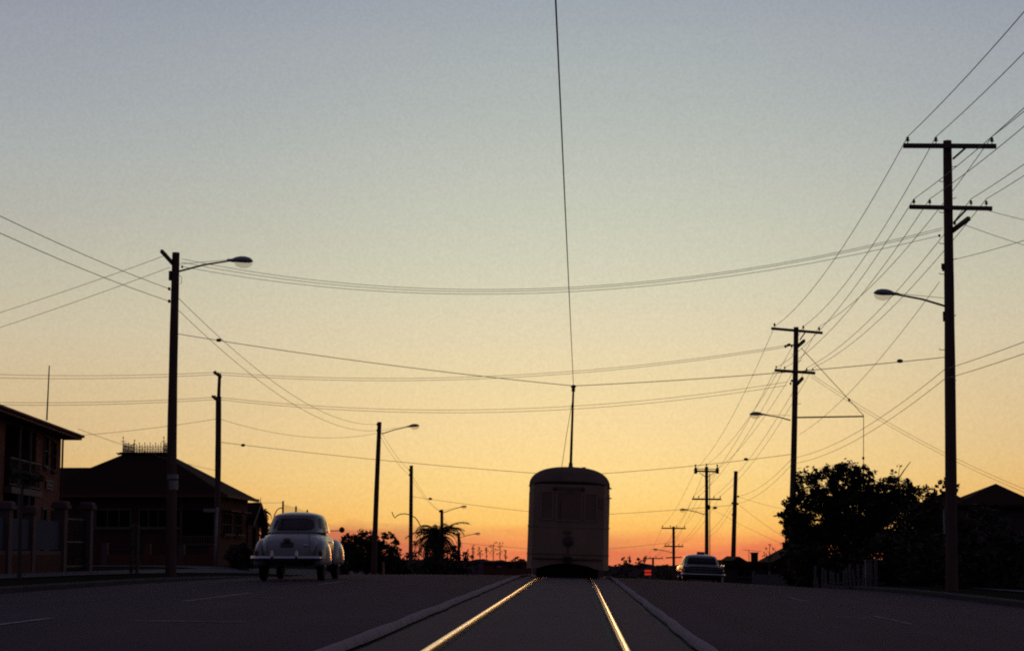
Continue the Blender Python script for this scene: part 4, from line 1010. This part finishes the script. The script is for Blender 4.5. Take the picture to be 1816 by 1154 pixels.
mb = MB(); mb.tube([H(x, -OV - .03, eave - .14) for x in (-OV, LH + OV)], .05, 8); mb.tube([H(.1, -.08, eave - .2), H(.1, -.08, .0)], .04, 6); mb.build('gutter', 'redtimber', rf)
nrm = -w_
frame_win(house, H(2.9, 0, 4.05), .75, 1.05, nrm, fr='cream', mull=0)
frame_win(house, H(1.45, 0, 3.95), .7, 1.0, nrm, fr='brickdark', mull=0)
frame_win(house, H(2.9, 0, 1.45), .8, 1.3, nrm, fr='cream', mull=0)
frame_win(house, H(1.25, 0, 1.4), .5, 1.3, nrm, fr='brickdark', mull=0)
frame_win(house, H(6.3, 1.8, 3.7), 1.8, 2.0, nrm, fr='cream'); frame_win(house, H(6.3, 1.8, 1.2), 1.8, 2.0, nrm, fr='cream')
# name plate: illegible raised letters on a pale bordered board
rot = Matrix((V((-nrm.y, nrm.x, 0)), nrm, V((0, 0, 1)))).transposed()
pl = MB().box(H(2.25, -.03, 2.92), (1.15, .03, .26), rot).build('name_plate', 'brickdark', house)
mb = MB()
for s in (-1, 1): mb.box(H(2.25, -.05, 2.92 + s * .13), (1.2, .03, .03), rot); mb.box(H(2.25 + s * .6, -.05, 2.92), (.03, .03, .26), rot)
for k in range(7): mb.box(H(2.65 - k * .135, -.05, 2.92 + .012 * ((k * 5) % 3 - 1)), (.075, .02, .10 + .02 * (k % 2)), rot)
mb.build('raised_border', 'white', pl)
am = MB().tube([P(83, 745, 63.5), P(87.5, 648, 63.5)], [.028, .02], 7).build('antenna_mast', 'steel', rf)

# --- fence of the brick house
ff = thing('front_fence', P(60, 1000, 54), 'pink rendered pillar fence with pale blue panels before the brick house', 'fence')
FX = -15.35
def fpx(px): return (FX - EYE.x) * F / (px - 1026)
pil = [(-52, ), (5, ), (50, ), (105, ), (152, )]
ys = [fpx(p[0]) for p in pil]
for i, y in enumerate(ys):
    g0 = land(FX, y); zt = P(0, 890 if i != 2 else 898, y).z if i < 4 else P(0, 892, y).z
    s = .34 if i != 2 else .28
    p_ = MB().box((FX, y, (g0 + zt) / 2 - .15), (s, s, zt - g0 - .1)).build('pillar', 'pink', ff)
    mb = MB(); mb.box((FX, y, zt - .14), (s + .16, s + .16, .10)); mb.ell((FX, y, zt - .095), ((s + .12) / 2 * 1.05, (s + .12) / 2 * 1.05, .13), 12, 5, p=.5, zmin=0); mb.build('pillar_cap', 'pink', p_)
for i in range(3):
    a, b = ys[i] + .18, ys[i + 1] - .18; m_ = (a + b) / 2; g0 = land(FX, m_)
    MB().box((FX, m_, g0 + 1.08), (.06, b - a, .86)).build('panel', 'blue', ff)
    MB().box((FX, m_, g0 + .56), (.20, b - a, .11)).build('rail', 'pink', ff)
    MB().box((FX, m_, g0 + .22), (.24, b - a, .56)).build('base_wall', 'brickdark', ff)
# gate between the last two pillars
a, b = ys[3] + .2, ys[4] - .2; m_ = (a + b) / 2; g0 = land(FX, m_)
gt = thing('iron_gate', (FX, m_, g0), 'dark iron gate between the two right fence pillars', 'gate')
mb = MB()
for z in (.15, .9, 1.6): mb.beam((FX, a, g0 + z), (FX, b, g0 + z), .03, .05)
for y in (a, b): mb.beam((FX, y, g0 + .08), (FX, y, g0 + 1.68), .05, .05)
mb.build('gate_frame', 'darksteel', gt)
mb = MB()
for i in range(1, 16): y = a + (b - a) * i / 16; mb.tube([(FX, y, g0 + .1), (FX, y, g0 + 1.72)], .010, 5)
mb.build('bar', 'darksteel', gt)

# --- house with iron cresting
DH2 = 90.0
hx0, hx1 = P(92, 900, DH2).x, P(388, 900, DH2).x
h2 = thing('hip_roofed_house', ((hx0 + hx1) / 2, DH2, land(-20, DH2) - .05), 'dark hip roofed house with lacy iron cresting behind the low brick fence', 'house')
g2 = land(-20, DH2) - .1; ez = P(0, 878, DH2).z; DPTH = 8.0
mb = MB(); mb.box(((hx0 + hx1) / 2, DH2 + DPTH / 2, (g2 + ez) / 2), (hx1 - hx0, DPTH, ez - g2)); mb.build('wall', 'brickdark', h2)
tz = P(0, 806, DH2 + 2.9).z
e0x, e1x = hx0 - .5, hx1 + .45; ey0, ey1 = DH2 - .5, DH2 + DPTH + .5
# deck (flat top) px 215..298
t0, t1 = P(218, 800, DH2 + 2.9).x, P(290, 800, DH2 + 2.9).x
lx0 = e0x
mb = MB()
ml = P(165, 829, DH2 + 2.5)
bx0 = ml.x - 2.6
mb.add([(bx0, ey0, ez), (e1x, ey0, ez), (e1x, ey1, ez), (bx0, ey1, ez), (t0, DH2 + 2.9, tz), (t1, DH2 + 2.9, tz), (t1, DH2 + 5.3, tz), (t0, DH2 + 5.3, tz)],
       [(0, 1, 5, 4), (1, 2, 6, 5), (2, 3, 7, 6), (3, 0, 4, 7), (4, 5, 6, 7), (3, 2, 1, 0)])
# lower left wing ridge
wz = P(0, 829, DH2 + 3).z
mb.add([(e0x - 3, ey0 + .2, ez - .01), (ml.x + 1.6, ey0 + .2, ez - .01), (ml.x + .6, DH2 + 3, wz), (e0x - 2.5, DH2 + 3, wz), (e0x - 3, DH2 + 6.5, ez - .01), (ml.x + 1.6, DH2 + 6.5, ez - .01)], [(0, 1, 2, 3), (3, 2, 5, 4), (0, 3, 4), (1, 5, 2)])
r2 = mb.build('roof', 'iron', h2)
mb = MB(); mb.box(((e0x + e1x) / 2, ey0 - .03, ez - .04), (e1x - e0x + .1, .08, .15)); mb.box((e1x + .03, (ey0 + ey1) / 2, ez - .04), (.08, ey1 - ey0, .15)); mb.build('gutter', 'redtimber', r2)
MB().box((hx0 - 1.2, DH2 + 3, (g2 + ez) / 2), (2.4, 6, ez - g2)).build('side_wing', 'darkwall', h2)
# deck moulding and cresting
mb = MB()
mb.box(((t0 + t1) / 2, DH2 + 4.1, tz + .05), (t1 - t0 + .25, 2.7, .12))
for x, s in ((t0 - .1, -1), (t1 + .1, 1)): mb.tube([(x, DH2 + 2.8, tz + .05), (x + s * .12, DH2 + 2.8, tz + .02), (x + s * .2, DH2 + 2.8, tz + .08)], [.07, .05, .02], 6)
mb.build('roof_deck', 'iron', r2)
mb = MB(); zc = tz + .11
def crest(x0, y0, x1, y1):
    n = max(2, int(math.hypot(x1 - x0, y1 - y0) / .13)); a, b = V((x0, y0, zc)), V((x1, y1, zc))
    mb.beam(a + V((0, 0, .06)), b + V((0, 0, .06)), .025, .03); mb.beam(a + V((0, 0, .27)), b + V((0, 0, .27)), .02, .025)
    for i in range(n + 1):
        p = a + (b - a) * (i / n); hgt = .46 if i % 2 == 0 else .34
        mb.tube([p, p + V((0, 0, hgt))], [.014, .008], 4); mb.ell(p + V((0, 0, hgt)), (.03, .02, .04), 6, 4)
        mb.beam(p + V((-.05, 0, hgt - .08)), p + V((.05, 0, hgt - .08)), .012, .014)
        if i < n:
            q = p + (b - a) / n / 2; mb.tube([q + V((-.045, 0, .16)), q + V((0, 0, .22)), q + V((.045, 0, .16)), q + V((0, 0, .10)), q + V((-.045, 0, .16))], .010, 4)
crest(t0, DH2 + 2.9, t1, DH2 + 2.9); crest(t0, DH2 + 5.3, t1, DH2 + 5.3); crest(t0, DH2 + 2.9, t0, DH2 + 5.3); crest(t1, DH2 + 2.9, t1, DH2 + 5.3)
for x in (t0, t1):
    for y in (DH2 + 2.9, DH2 + 5.3):
        mb.tube([(x, y, zc), (x, y, zc + .72)], [.03, .012], 6); mb.beam((x - .11, y, zc + .55), (x + .11, y, zc + .55), .02, .03); mb.beam((x, y - .11, zc + .55), (x, y + .11, zc + .55), .02, .03); mb.ell((x, y, zc + .74), (.035, .035, .05), 8, 5)
mb.build('iron_cresting', 'filigree', r2)
# enclosed verandah windows facing the viewer
zs0, zs1 = P(0, 935, DH2).z, P(0, 903, DH2).z
for pa, pb_, n in ((170, 232, 3), (247, 297, 3), (308, 320, 1)):
    xa, xb = P(pa, 920, DH2).x, P(pb_, 920, DH2).x
    frame_win(h2, ((xa + xb) / 2, DH2, (zs0 + zs1) / 2), xb - xa, zs1 - zs0, (0, -1, 0), fr='cream', mull=n - 1, rails=0)
# verandah at right front: shade of the opening as a flat dark panel, with posts and balustrade
xa, xb = P(324, 900, DH2).x, P(386, 900, DH2).x
MB().box(((xa + xb) / 2, DH2 - .01, (P(0, 905, DH2).z + P(0, 952, DH2).z) / 2), (xb - xa, .03, P(0, 905, DH2).z - P(0, 952, DH2).z)).build('porch_shade_panel', 'pane', h2)
mb = MB(); za, zb = P(0, 965, DH2).z, P(0, 951, DH2).z
for z in (za, zb): mb.beam((xa, DH2 - .10, z), (xb, DH2 - .10, z), .05, .05)
for i in range(15): x = xa + (xb - xa) * i / 14; mb.beam((x, DH2 - .10, za), (x, DH2 - .10, zb), .03, .03)
mb.build('balustrade', 'cream', h2)
mb = MB()
for x in (xa - .02, xb): mb.beam((x, DH2 - .1, g2), (x, DH2 - .1, ez - .1), .10, .10)
mb.build('porch_post', 'redtimber', h2)
# side toward the road: bay windows with lit red sills
sx = hx1
for y0, y1 in ((DH2 + .8, DH2 + 3.3), (DH2 + 4.2, DH2 + 6.2)):
    frame_win(h2, (sx, (y0 + y1) / 2, (P(0, 912, DH2).z + P(0, 945, DH2).z) / 2), y1 - y0, 1.05, (1, 0, 0), fr='redtimber', mull=2)
    mb = MB(); mb.box((sx + .25, (y0 + y1) / 2, P(0, 905, DH2).z), (.5, y1 - y0 + .3, .06)); mb.box((sx + .12, (y0 + y1) / 2, P(0, 947, DH2).z), (.22, y1 - y0 + .2, .08)); mb.build('window_hood', 'redtimber', h2)
# rear gable wing
gy0, gy1 = DH2 + 7.8, DH2 + 11.4; gx = hx1 + .06; rz2 = P(0, 891, 99.5).z
mb = MB(); mb.add([(gx, gy0, g2 - 1), (gx, gy1, g2 - 1), (gx, gy1, ez - .9), (gx, (gy0 + gy1) / 2, rz2 - .1), (gx, gy0, ez - .9), (hx1 - 3, gy0, g2 - 1), (hx1 - 3, gy0, ez - .9), (hx1 - 3, gy1, g2 - 1), (hx1 - 3, gy1, ez - .9)],
       [(0, 1, 2, 3, 4), (5, 0, 4, 6), (1, 7, 8, 2)]); mb.build('gable_wing', 'brickdark', h2)
mb = MB(); ym = (gy0 + gy1) / 2
for s, yy in ((-1, gy0 - .4), (1, gy1 + .4)):
    mb.add([(hx1 - 4, yy, ez - 1.25), (gx + .35, yy, ez - 1.25), (gx + .35, ym, rz2), (hx1 - 4, ym, rz2)] + [(hx1 - 4, yy, ez - 1.33), (gx + .35, yy, ez - 1.33), (gx + .35, ym, rz2 - .08), (hx1 - 4, ym, rz2 - .08)], [(0, 1, 2, 3), (7, 6, 5, 4), (1, 5, 6, 2), (0, 4, 5, 1)])
mb.tube([(gx + .33, ym, rz2 - .1), (gx + .33, ym, rz2 + .28)], [.03, .012], 6)
mb.build('gable_roof', 'iron', h2)
mb = MB()
for s in (-1, 1): mb.beam((gx + .38, ym, rz2 - .1), (gx + .38, ym + s * 2.35, ez - 1.36), .04, .16)
mb.build('bargeboard', 'cream', h2)
MB().box((gx + .02, ym, g2 + 1.5), (.03, .9, 1.1)).build('window', 'pane', h2)

# --- low brick fence before that house
lf_ = thing('low_brick_fence', P(290, 1000, 83), 'low red brick fence with short posts before the hip roofed house', 'fence')
DF = 83.0
pts = [186, 262, 322, 376]
for i, px in enumerate(pts):
    p = P(px, 990, DF); g0 = land(p.x, DF); zt = P(px, 962 + i * 2, DF).z
    MB().box((p.x, DF, (g0 + zt) / 2 - .05), (.26, .26, zt - g0 + .1)).build('post', 'pink' if i in (0, 2) else 'redtimber', lf_)
for i in range(3):
    a, b = P(pts[i], 990, DF).x + .13, P(pts[i + 1], 990, DF).x - .13; g0 = land((a + b) / 2, DF)
    MB().box(((a + b) / 2, DF, g0 + .22), (b - a, .18, .56)).build('brick_panel', 'brick', lf_)
    MB().tube([(a, DF, g0 + .72), (b, DF, g0 + .72)], .022, 6).build('pipe_rail', 'darksteel', lf_)
# --- street name sign
b = P(381, 1003, 82.0); g0 = land(b.x, 82)
sgn = thing('street_sign', (b.x, 82, g0), 'white street sign post with blade pointing left beside slim pole', 'sign')
MB().tube([(b.x, 82, g0 - .05), P(385.5, 899, 82)], [.055, .05], 10).build('post', 'white', sgn, True)
bl_ = MB().box(P(374, 904.5, 82) + V((0, -.06, 0)), (.62, .03, .15)).build('sign_blade', 'white', sgn)
mb = MB()
for k in range(8): mb.box(P(374, 904.5, 82) + V((-.23 + k * .066, -.078, 0)), (.03, .004, .07))
mb.build('lettering', 'tramdark', bl_)
# --- netting fence beyond the pale car
nf = thing('netting_fence', P(520, 1000, 104), 'tall wire netting fence with posts rising above the pale car', 'fence')
ppos = [(502, 888, 893, 100.0), (525, 897, 899.5, 104.5), (545, 903.5, 906.5, 109.0), (566, 912, 914, 114.0)]
tops = []
for px, ty, ny, dd in ppos:
    p = P(px, ty, dd); g0 = land(p.x, dd); MB().tube([(p.x, dd, g0 - .1), p], .05, 8).build('post', 'darksteel', nf); tops.append((P(px, ny, dd), g0))
for (a, ga), (b, gb) in zip(tops, tops[1:]):
    MB().add([V((a.x, a.y, ga + .2)), V((b.x, b.y, gb + .2)), b, a], [(0, 1, 2, 3)]).build('netting', 'net', nf)
MB().tube([P(480, 940, 99.8), P(487, 912, 99.8), P(491, 904, 99.8), P(496, 900.5, 99.8), P(502, 900, 100)], .03, 6).build('arched_pipe', 'steel', nf, True)
# --- pale marker post
b = P(680, 1018, 110); zg = land(b.x, 110)
mp_ = thing('marker_post', (b.x, 110, zg), 'short pale orange marker post at the roadside below the leaning pole', 'post')
MB().tube([(b.x, 110, zg - .05), P(680, 997, 110)], [.13, .05], 8).build('post', 'orange', mp_)
MB().tube([P(680, 997, 110), P(680, 995.4, 110)], [.05, .06], 8).build('reflector_cap', 'white', mp_)

# --- right hand gabled house
D3 = 82.0
h3 = thing('peaked_roof_house', (P(1745, 1000, D3).x, D3, land(18, D3)), 'dark house with two peaked roofs at the right edge behind the hedge', 'house')
g3 = land(18, D3) - .2
def wing(pl_, pk, pr, ye, yp, dep, D3):
    """low hip roofed wing: eaves at ye, apex at (pk, yp)"""
    x0, x1, ze = P(pl_, ye, D3).x, P(pr, ye, D3).x, P(pk, ye, D3).z
    ap = P(pk, yp, D3 + dep / 2)
    mb = MB(); mb.box(((x0 + x1) / 2, D3 + dep / 2, (g3 + ze) / 2 - .06), (x1 - x0 - .7, dep - .7, ze - g3 - .02)); mb.build('wall', 'darkwall', h3)
    r = MB(); c = [(x0, D3, ze), (x1, D3, ze), (x1, D3 + dep, ze), (x0, D3 + dep, ze)]
    r.add([(x, y, z - .12) for x, y, z in c] + c + [tuple(ap)], [(3, 2, 1, 0), (0, 1, 5, 4), (1, 2, 6, 5), (2, 3, 7, 6), (3, 0, 4, 7), (4, 5, 8), (5, 6, 8), (6, 7, 8), (7, 4, 8)])
    r.build('roof', 'iron', h3)
wing(1642, 1683, 1722, 893, 869, 3.2, 83.0); wing(1692, 1766, 1850, 895, 857, 5.0, 82.0)
frame_win(h3, (P(1775, 0, D3).x, D3 + .35, g3 + 1.9), 1.5, 1.2, (0, -1, 0), fr='darkwall'); frame_win(h3, (P(1672, 0, D3).x, D3 + 1.35, g3 + 1.9), .8, 1.2, (0, -1, 0), fr='darkwall')
# --- lower houses behind the dark car
D4 = 108.0
h4 = thing('low_house', (P(1340, 1000, D4).x, D4, land(11.5, D4)), 'low dark house with chimney and antenna behind the dark car', 'house')
g4 = land(11.5, D4) - .3; X = lambda px: P(px, 1000, D4).x; Z = lambda py: P(1340, py, D4).z
mb = MB().prism([(X(1283), D4, g4), (X(1396), D4, g4), (X(1396), D4, Z(1003)), (X(1283), D4, Z(1003))], (0, 8, 0)); mb.build('wall', 'darkwall', h4)
mb = MB()
mb.prism([(X(1281), D4 - .4, Z(1003)), (X(1281), D4 - .4, Z(993)), (X(1299), D4 - .4, Z(993)), (X(1310), D4 - .4, Z(986)), (X(1326), D4 - .4, Z(995.5)), (X(1368), D4 - .4, Z(996)), (X(1400), D4 - .4, Z(979)), (X(1430), D4 - .4, Z(964)), (X(1460), D4 - .4, Z(980)), (X(1460), D4 - .4, Z(1003))][::-1], (0, 8.8, 0)); r4 = mb.build('roof', 'iron', h4)
mb = MB(); mb.box((X(1342.5), D4 + 1.5, (Z(979.5) + Z(997)) / 2), (.37, .5, Z(979.5) - Z(998))); mb.box((X(1342.5), D4 + 1.5, Z(980)), (.44, .56, .08)); mb.build('chimney', 'brickdark', r4)
mb = MB(); mb.tube([(X(1334), D4 + 2, Z(997)), (X(1334), D4 + 2, Z(974))], .018, 5); mb.tube([(X(1324), D4 + 2, Z(974.5)), (X(1356), D4 + 2, Z(977))], .012, 5)
for k in range(6): mb.tube([(X(1326 + k * 5), D4 + 1.6, Z(974.7 + k * .4)), (X(1327 + k * 5), D4 + 2.4, Z(974.7 + k * .4))], .008, 4)
mb.build('antenna', 'steel', r4)
for px in (1320, 1365): frame_win(h4, (X(px), D4, Z(1012)), .8, .6, (0, -1, 0), fr='darkwall')
# pale panel fence pieces before it
pf = thing('panel_fence', (P(1368, 1030, 96).x, 96, land(P(1368, 1030, 96).x, 96)), 'faint pale panel fence at the foot of the low house', 'fence')
for a, b in ((1338, 1363), (1368, 1394)):
    pa, pb_ = P(a, 1030, 96), P(b, 1030, 96); zt, zb_ = P(a, 1018, 96).z, P(a, 1044, 96).z
    MB().box(((pa.x + pb_.x) / 2, 96, (zt + zb_) / 2), (pb_.x - pa.x, .05, zt - zb_)).build('panel', 'picket', pf)
mb = MB()
for px in (1336.5, 1365.5, 1396): p = P(px, 1030, 96); mb.box((p.x, 96, p.z - .2), (.1, .1, 1.4))
mb.build('post', 'picket', pf)
# leaning picket fence and white gate posts at right
DK = 64.0
pk = thing('picket_fence', (P(1500, 1040, DK).x, DK, land(9.9, DK)), 'weathered leaning picket fence below the large dark tree', 'fence')
rr = random.Random(2)
for i in range(13):
    px = 1444 + i * 7.2; p = P(px, 1038, DK); g0 = land(p.x, DK); h = rr.uniform(.55, .95)
    MB().beam((p.x, DK, g0 - .1), (p.x + rr.uniform(-.06, .06), DK, g0 + h), .07, .03).build('picket', 'picket', pk)
pa, pb_ = P(1442, 0, DK), P(1534, 0, DK); g0 = land((pa.x + pb_.x) / 2, DK)
MB().beam((pa.x, DK + .04, land(pa.x, DK) + .3), (pb_.x, DK + .04, land(pb_.x, DK) + .3), .03, .06).build('rail', 'picket', pk)
for i, (px, top, w, lab) in enumerate(((1541, 994, .22, 'thick pale gate post at end of the leaning pickets'), (1554, 991, .09, 'thin pale post just right of the thick gate post'), (1613, 955, .06, 'tall thin pale post under the right end of large tree'))):
    dd = 64.5; p = P(px, 1035, dd); g0 = land(p.x, dd); z1 = P(px, top, dd).z
    o = thing('gate_post', (p.x, dd, g0), lab, 'post', 'pale posts on the right')
    MB().beam((p.x, dd, g0 - .1), (p.x, dd, z1), w, w).build('shaft', 'picket', o)
    MB().box((p.x, dd, z1 + .02), (w * 1.25, w * 1.25, .04)).build('cap', 'picket', o)
# red panels on banded post
DS = 92.0
b = P(1150, 1030, DS); g0 = gz(b.x, DS)
rs = thing('warning_sign', (b.x, DS, g0), 'red two panel warning sign on pale banded post beyond the crest', 'sign')
MB().tube([(b.x + .08, DS, g0), P(1152.5, 1019, DS)], .035, 8).build('post', 'darksteel', rs)
mb = MB()
for y in (1023, 1029): mb.tube([P(1152.5, y + 1.6, DS), P(1152.5, y - 1.2, DS)], .045, 10)
mb.build('pale_band', 'palegreen', rs)
for y in (1011.7, 1017.4): MB().box(P(1149, y, DS), (.31, .04, .095)).build('red_panel', 'red', rs)
MB().box(P(1149, 1014.4, DS) + V((0, .05, 0)), (.36, .03, .32)).build('backing_board', 'tramdark', rs)
# far house on the hill, left of tram
D5 = 330.0
p5 = P(900, 1005, D5)
h5 = thing('low_building', (p5.x, D5, hill_h(p5.x, D5)), 'long low building on the far hill left of the tram', 'building')
zt, zb_ = P(900, 997, D5).z, hill_h(p5.x, D5) - 1
MB().box((p5.x, D5 + 3, (zt + zb_) / 2), (8.5, 6, zt - zb_)).build('wall', 'redtimber', h5)
MB().box((p5.x, D5 + 3, zt + .1), (9.2, 7, .22)).build('roof', 'tramroof', h5)
for px in (882, 905, 920): MB().box((P(px, 0, D5).x, D5 - .02, P(0, 1004, D5).z), (.8, .05, .5)).build('window', 'pane', h5)
MB().box((P(886, 0, D5).x, D5 - .03, P(0, 1004, D5).z), (.9, .08, .3)).build('pale_board', 'white', h5)

# ------------------------------------------------------------------ sky and light
w = bpy.data.worlds.new('World'); sc.world = w; w.use_nodes = True
nt = w.node_tree; bg = nt.nodes['Background']; N = nt.nodes.new; Lk = nt.links.new
def s2l(c): return tuple((x / 255 / 12.92 if x / 255 <= .04045 else ((x / 255 + .055) / 1.055) ** 2.4) for x in c) + (1,)
tc = N('ShaderNodeTexCoord'); sep = N('ShaderNodeSeparateXYZ'); Lk(tc.outputs['Generated'], sep.inputs[0])
def mth(op, a, b=None, clamp=False):
    n = N('ShaderNodeMath'); n.operation = op; n.use_clamp = clamp
    for i, v in enumerate((a, b)):
        if v is None: continue
        if isinstance(v, (int, float)): n.inputs[i].default_value = v
        else: Lk(v, n.inputs[i])
    return n.outputs[0]
def ramp(fac, stops):
    r = N('ShaderNodeValToRGB'); e = r.color_ramp.elements
    while len(e) < len(stops): e.new(.5)
    for el, (p, c) in zip(e, stops): el.position = p; el.color = c
    Lk(fac, r.inputs['Fac']); return r.outputs['Color']
# soft uneven smoke layers: disturb the elevation a little with stretched noise
mp = N('ShaderNodeMapping'); mp.inputs['Scale'].default_value = (5, 5, 34); Lk(tc.outputs['Generated'], mp.inputs['Vector'])
nz = N('ShaderNodeTexNoise'); nz.inputs['Scale'].default_value = 3.2; nz.inputs['Detail'].default_value = 5; Lk(mp.outputs['Vector'], nz.inputs['Vector'])
nzc = mth('SUBTRACT', nz.outputs['Fac'], .5)
el0 = sep.outputs['Z']
lowf = mth('SUBTRACT', 1.0, mth('MULTIPLY', el0, 14.0), True)
el = mth('ADD', el0, mth('MULTIPLY', mth('MULTIPLY', nzc, lowf), .018))
t = mth('DIVIDE', el, .3, True)
SKY_SIDE = [(0.0000, (190, 92, 74)), (0.0182, (208, 114, 76)), (0.0343, (218, 132, 76)), (0.0515, (222, 146, 80)), (0.0848, (220, 160, 92)), (0.1293, (216, 172, 112)), (0.1798, (210, 178, 130)), (0.2808, (206, 182, 144)), (0.3818, (201, 188, 160)), (0.4828, (189, 184, 163)), (0.5838, (178, 176, 167)), (0.6848, (168, 172, 171)), (0.7859, (158, 163, 170)), (0.9596, (146, 151, 165)), (0.9879, (144, 149, 164))]
SKY_SUN = [(0.0000, (240, 130, 82)), (0.0182, (251, 162, 90)), (0.0343, (254, 184, 97)), (0.0515, (255, 200, 106)), (0.0848, (255, 210, 124)), (0.1293, (254, 216, 138)), (0.2121, (248, 217, 156)), (0.2808, (240, 216, 164)), (0.3818, (227, 213, 177)), (0.4828, (213, 209, 183)), (0.5838, (200, 202, 183)), (0.6848, (189, 193, 182)), (0.7859, (177, 184, 179)), (0.9192, (165, 172, 176)), (0.9879, (158, 167, 176))]
side = ramp(t, [(p, s2l(c)) for p, c in SKY_SIDE]); sun_c = ramp(t, [(p, s2l(c)) for p, c in SKY_SUN])
az = mth('ARCTAN2', sep.outputs['X'], sep.outputs['Y'])
SUNAZ = math.atan((1010 - 1026) / F)
da = mth('SUBTRACT', az, SUNAZ + .01)
gl = mth('POWER', 2.718, mth('MULTIPLY', mth('MULTIPLY', da, da), -1 / (2 * .16 ** 2)))
m1 = N('ShaderNodeMixRGB'); Lk(gl, m1.inputs['Fac']); Lk(side, m1.inputs['Color1']); Lk(sun_c, m1.inputs['Color2'])
# smoke banks lying on the horizon left of the track and, smaller, just right of it
def gauss(c, sg_):
    d_ = mth('SUBTRACT', az, c); return mth('POWER', 2.718, mth('MULTIPLY', mth('MULTIPLY', d_, d_), -1 / (2 * sg_ ** 2)))
nz2 = N('ShaderNodeTexNoise'); nz2.inputs['Scale'].default_value = 9; nz2.inputs['Detail'].default_value = 6; Lk(mp.outputs['Vector'], nz2.inputs['Vector'])
edge = mth('ADD', el0, mth('MULTIPLY', mth('SUBTRACT', nz2.outputs['Fac'], .5), .010))
top = mth('DIVIDE', mth('SUBTRACT', .0165, edge), .006, True)
h1 = mth('MULTIPLY', top, mth('MULTIPLY', gauss(-.135, .048), .78))
top2 = mth('DIVIDE', mth('SUBTRACT', .0125, edge), .008, True)
h2_ = mth('MULTIPLY', top2, mth('MULTIPLY', gauss(.020, .020), .30))
hz = N('ShaderNodeMixRGB'); Lk(mth('ADD', h1, h2_, True), hz.inputs['Fac']); Lk(m1.outputs[0], hz.inputs['Color1']); hz.inputs['Color2'].default_value = s2l((194, 100, 80))
m1 = hz
# film-like grain added to the sky colour as fine noise
gn = N('ShaderNodeTexNoise'); gn.inputs['Scale'].default_value = 620; gn.inputs['Detail'].default_value = 1.5; Lk(tc.outputs['Generated'], gn.inputs['Vector'])
gm = N('ShaderNodeMixRGB'); gm.blend_type = 'MULTIPLY'; gm.inputs['Fac'].default_value = 1.0
gv = mth('ADD', mth('MULTIPLY', mth('SUBTRACT', gn.outputs['Fac'], .5), .20), 1.0)
Lk(m1.outputs[0], gm.inputs['Color1']); Lk(gv, gm.inputs['Color2']); m1 = gm
# hazy grey overhead beyond the frame, dim violet dusk behind the camera
hi = mth('DIVIDE', mth('SUBTRACT', el0, .27), .5, True)
zen = N('ShaderNodeMixRGB'); Lk(hi, zen.inputs['Fac']); Lk(m1.outputs[0], zen.inputs['Color1']); zen.inputs['Color2'].default_value = (.100, .090, .185, 1)
bk = mth('DIVIDE', mth('ADD', mth('MULTIPLY', sep.outputs['Y'], -1.0), .75), 1.1, True)
mb_ = N('ShaderNodeMixRGB'); Lk(bk, mb_.inputs['Fac']); Lk(zen.outputs[0], mb_.inputs['Color1']); mb_.inputs['Color2'].default_value = (.062, .058, .088, 1)
# physical dusk sky adds its faint blue-to-orange scatter
ns = N('ShaderNodeTexSky'); ns.sky_type = 'NISHITA'; ns.sun_disc = False; ns.sun_elevation = R(1.0); ns.sun_rotation = 0.0; ns.air_density = 1.2; ns.dust_density = 3
ad = N('ShaderNodeMixRGB'); ad.blend_type = 'ADD'; ad.inputs['Fac'].default_value = 0.0008
Lk(mb_.outputs[0], ad.inputs['Color1']); Lk(ns.outputs[0], ad.inputs['Color2'])
Lk(ad.outputs[0], bg.inputs['Color']); bg.inputs['Strength'].default_value = 1.0

sl = bpy.data.lights.new('sun', 'SUN'); sl.energy = .04; sl.angle = R(4.0); sl.color = (1.0, .42, .16)
so = bpy.data.objects.new('sun', sl); col.objects.link(so); so.location = (0, 300, 40)
so.rotation_euler = (R(90 - 1.6), 0, R(180) - .01) # light travels toward -Y, slightly downward
d_ = Vector((0.0, -math.cos(R(1.6)), -math.sin(R(1.6))))
so.rotation_euler = d_.to_track_quat('-Z', 'Y').to_euler()

sc.view_settings.view_transform = 'Standard'; sc.view_settings.look = 'None'; sc.view_settings.exposure = 0; sc.view_settings.gamma = 1
sc.render.engine = 'CYCLES'
sc.cycles.max_bounces = 6; sc.cycles.transparent_max_bounces = 12; sc.cycles.use_denoising = False
sc.cycles.pixel_filter_type = 'BLACKMAN_HARRIS'; sc.cycles.filter_width = 2.0
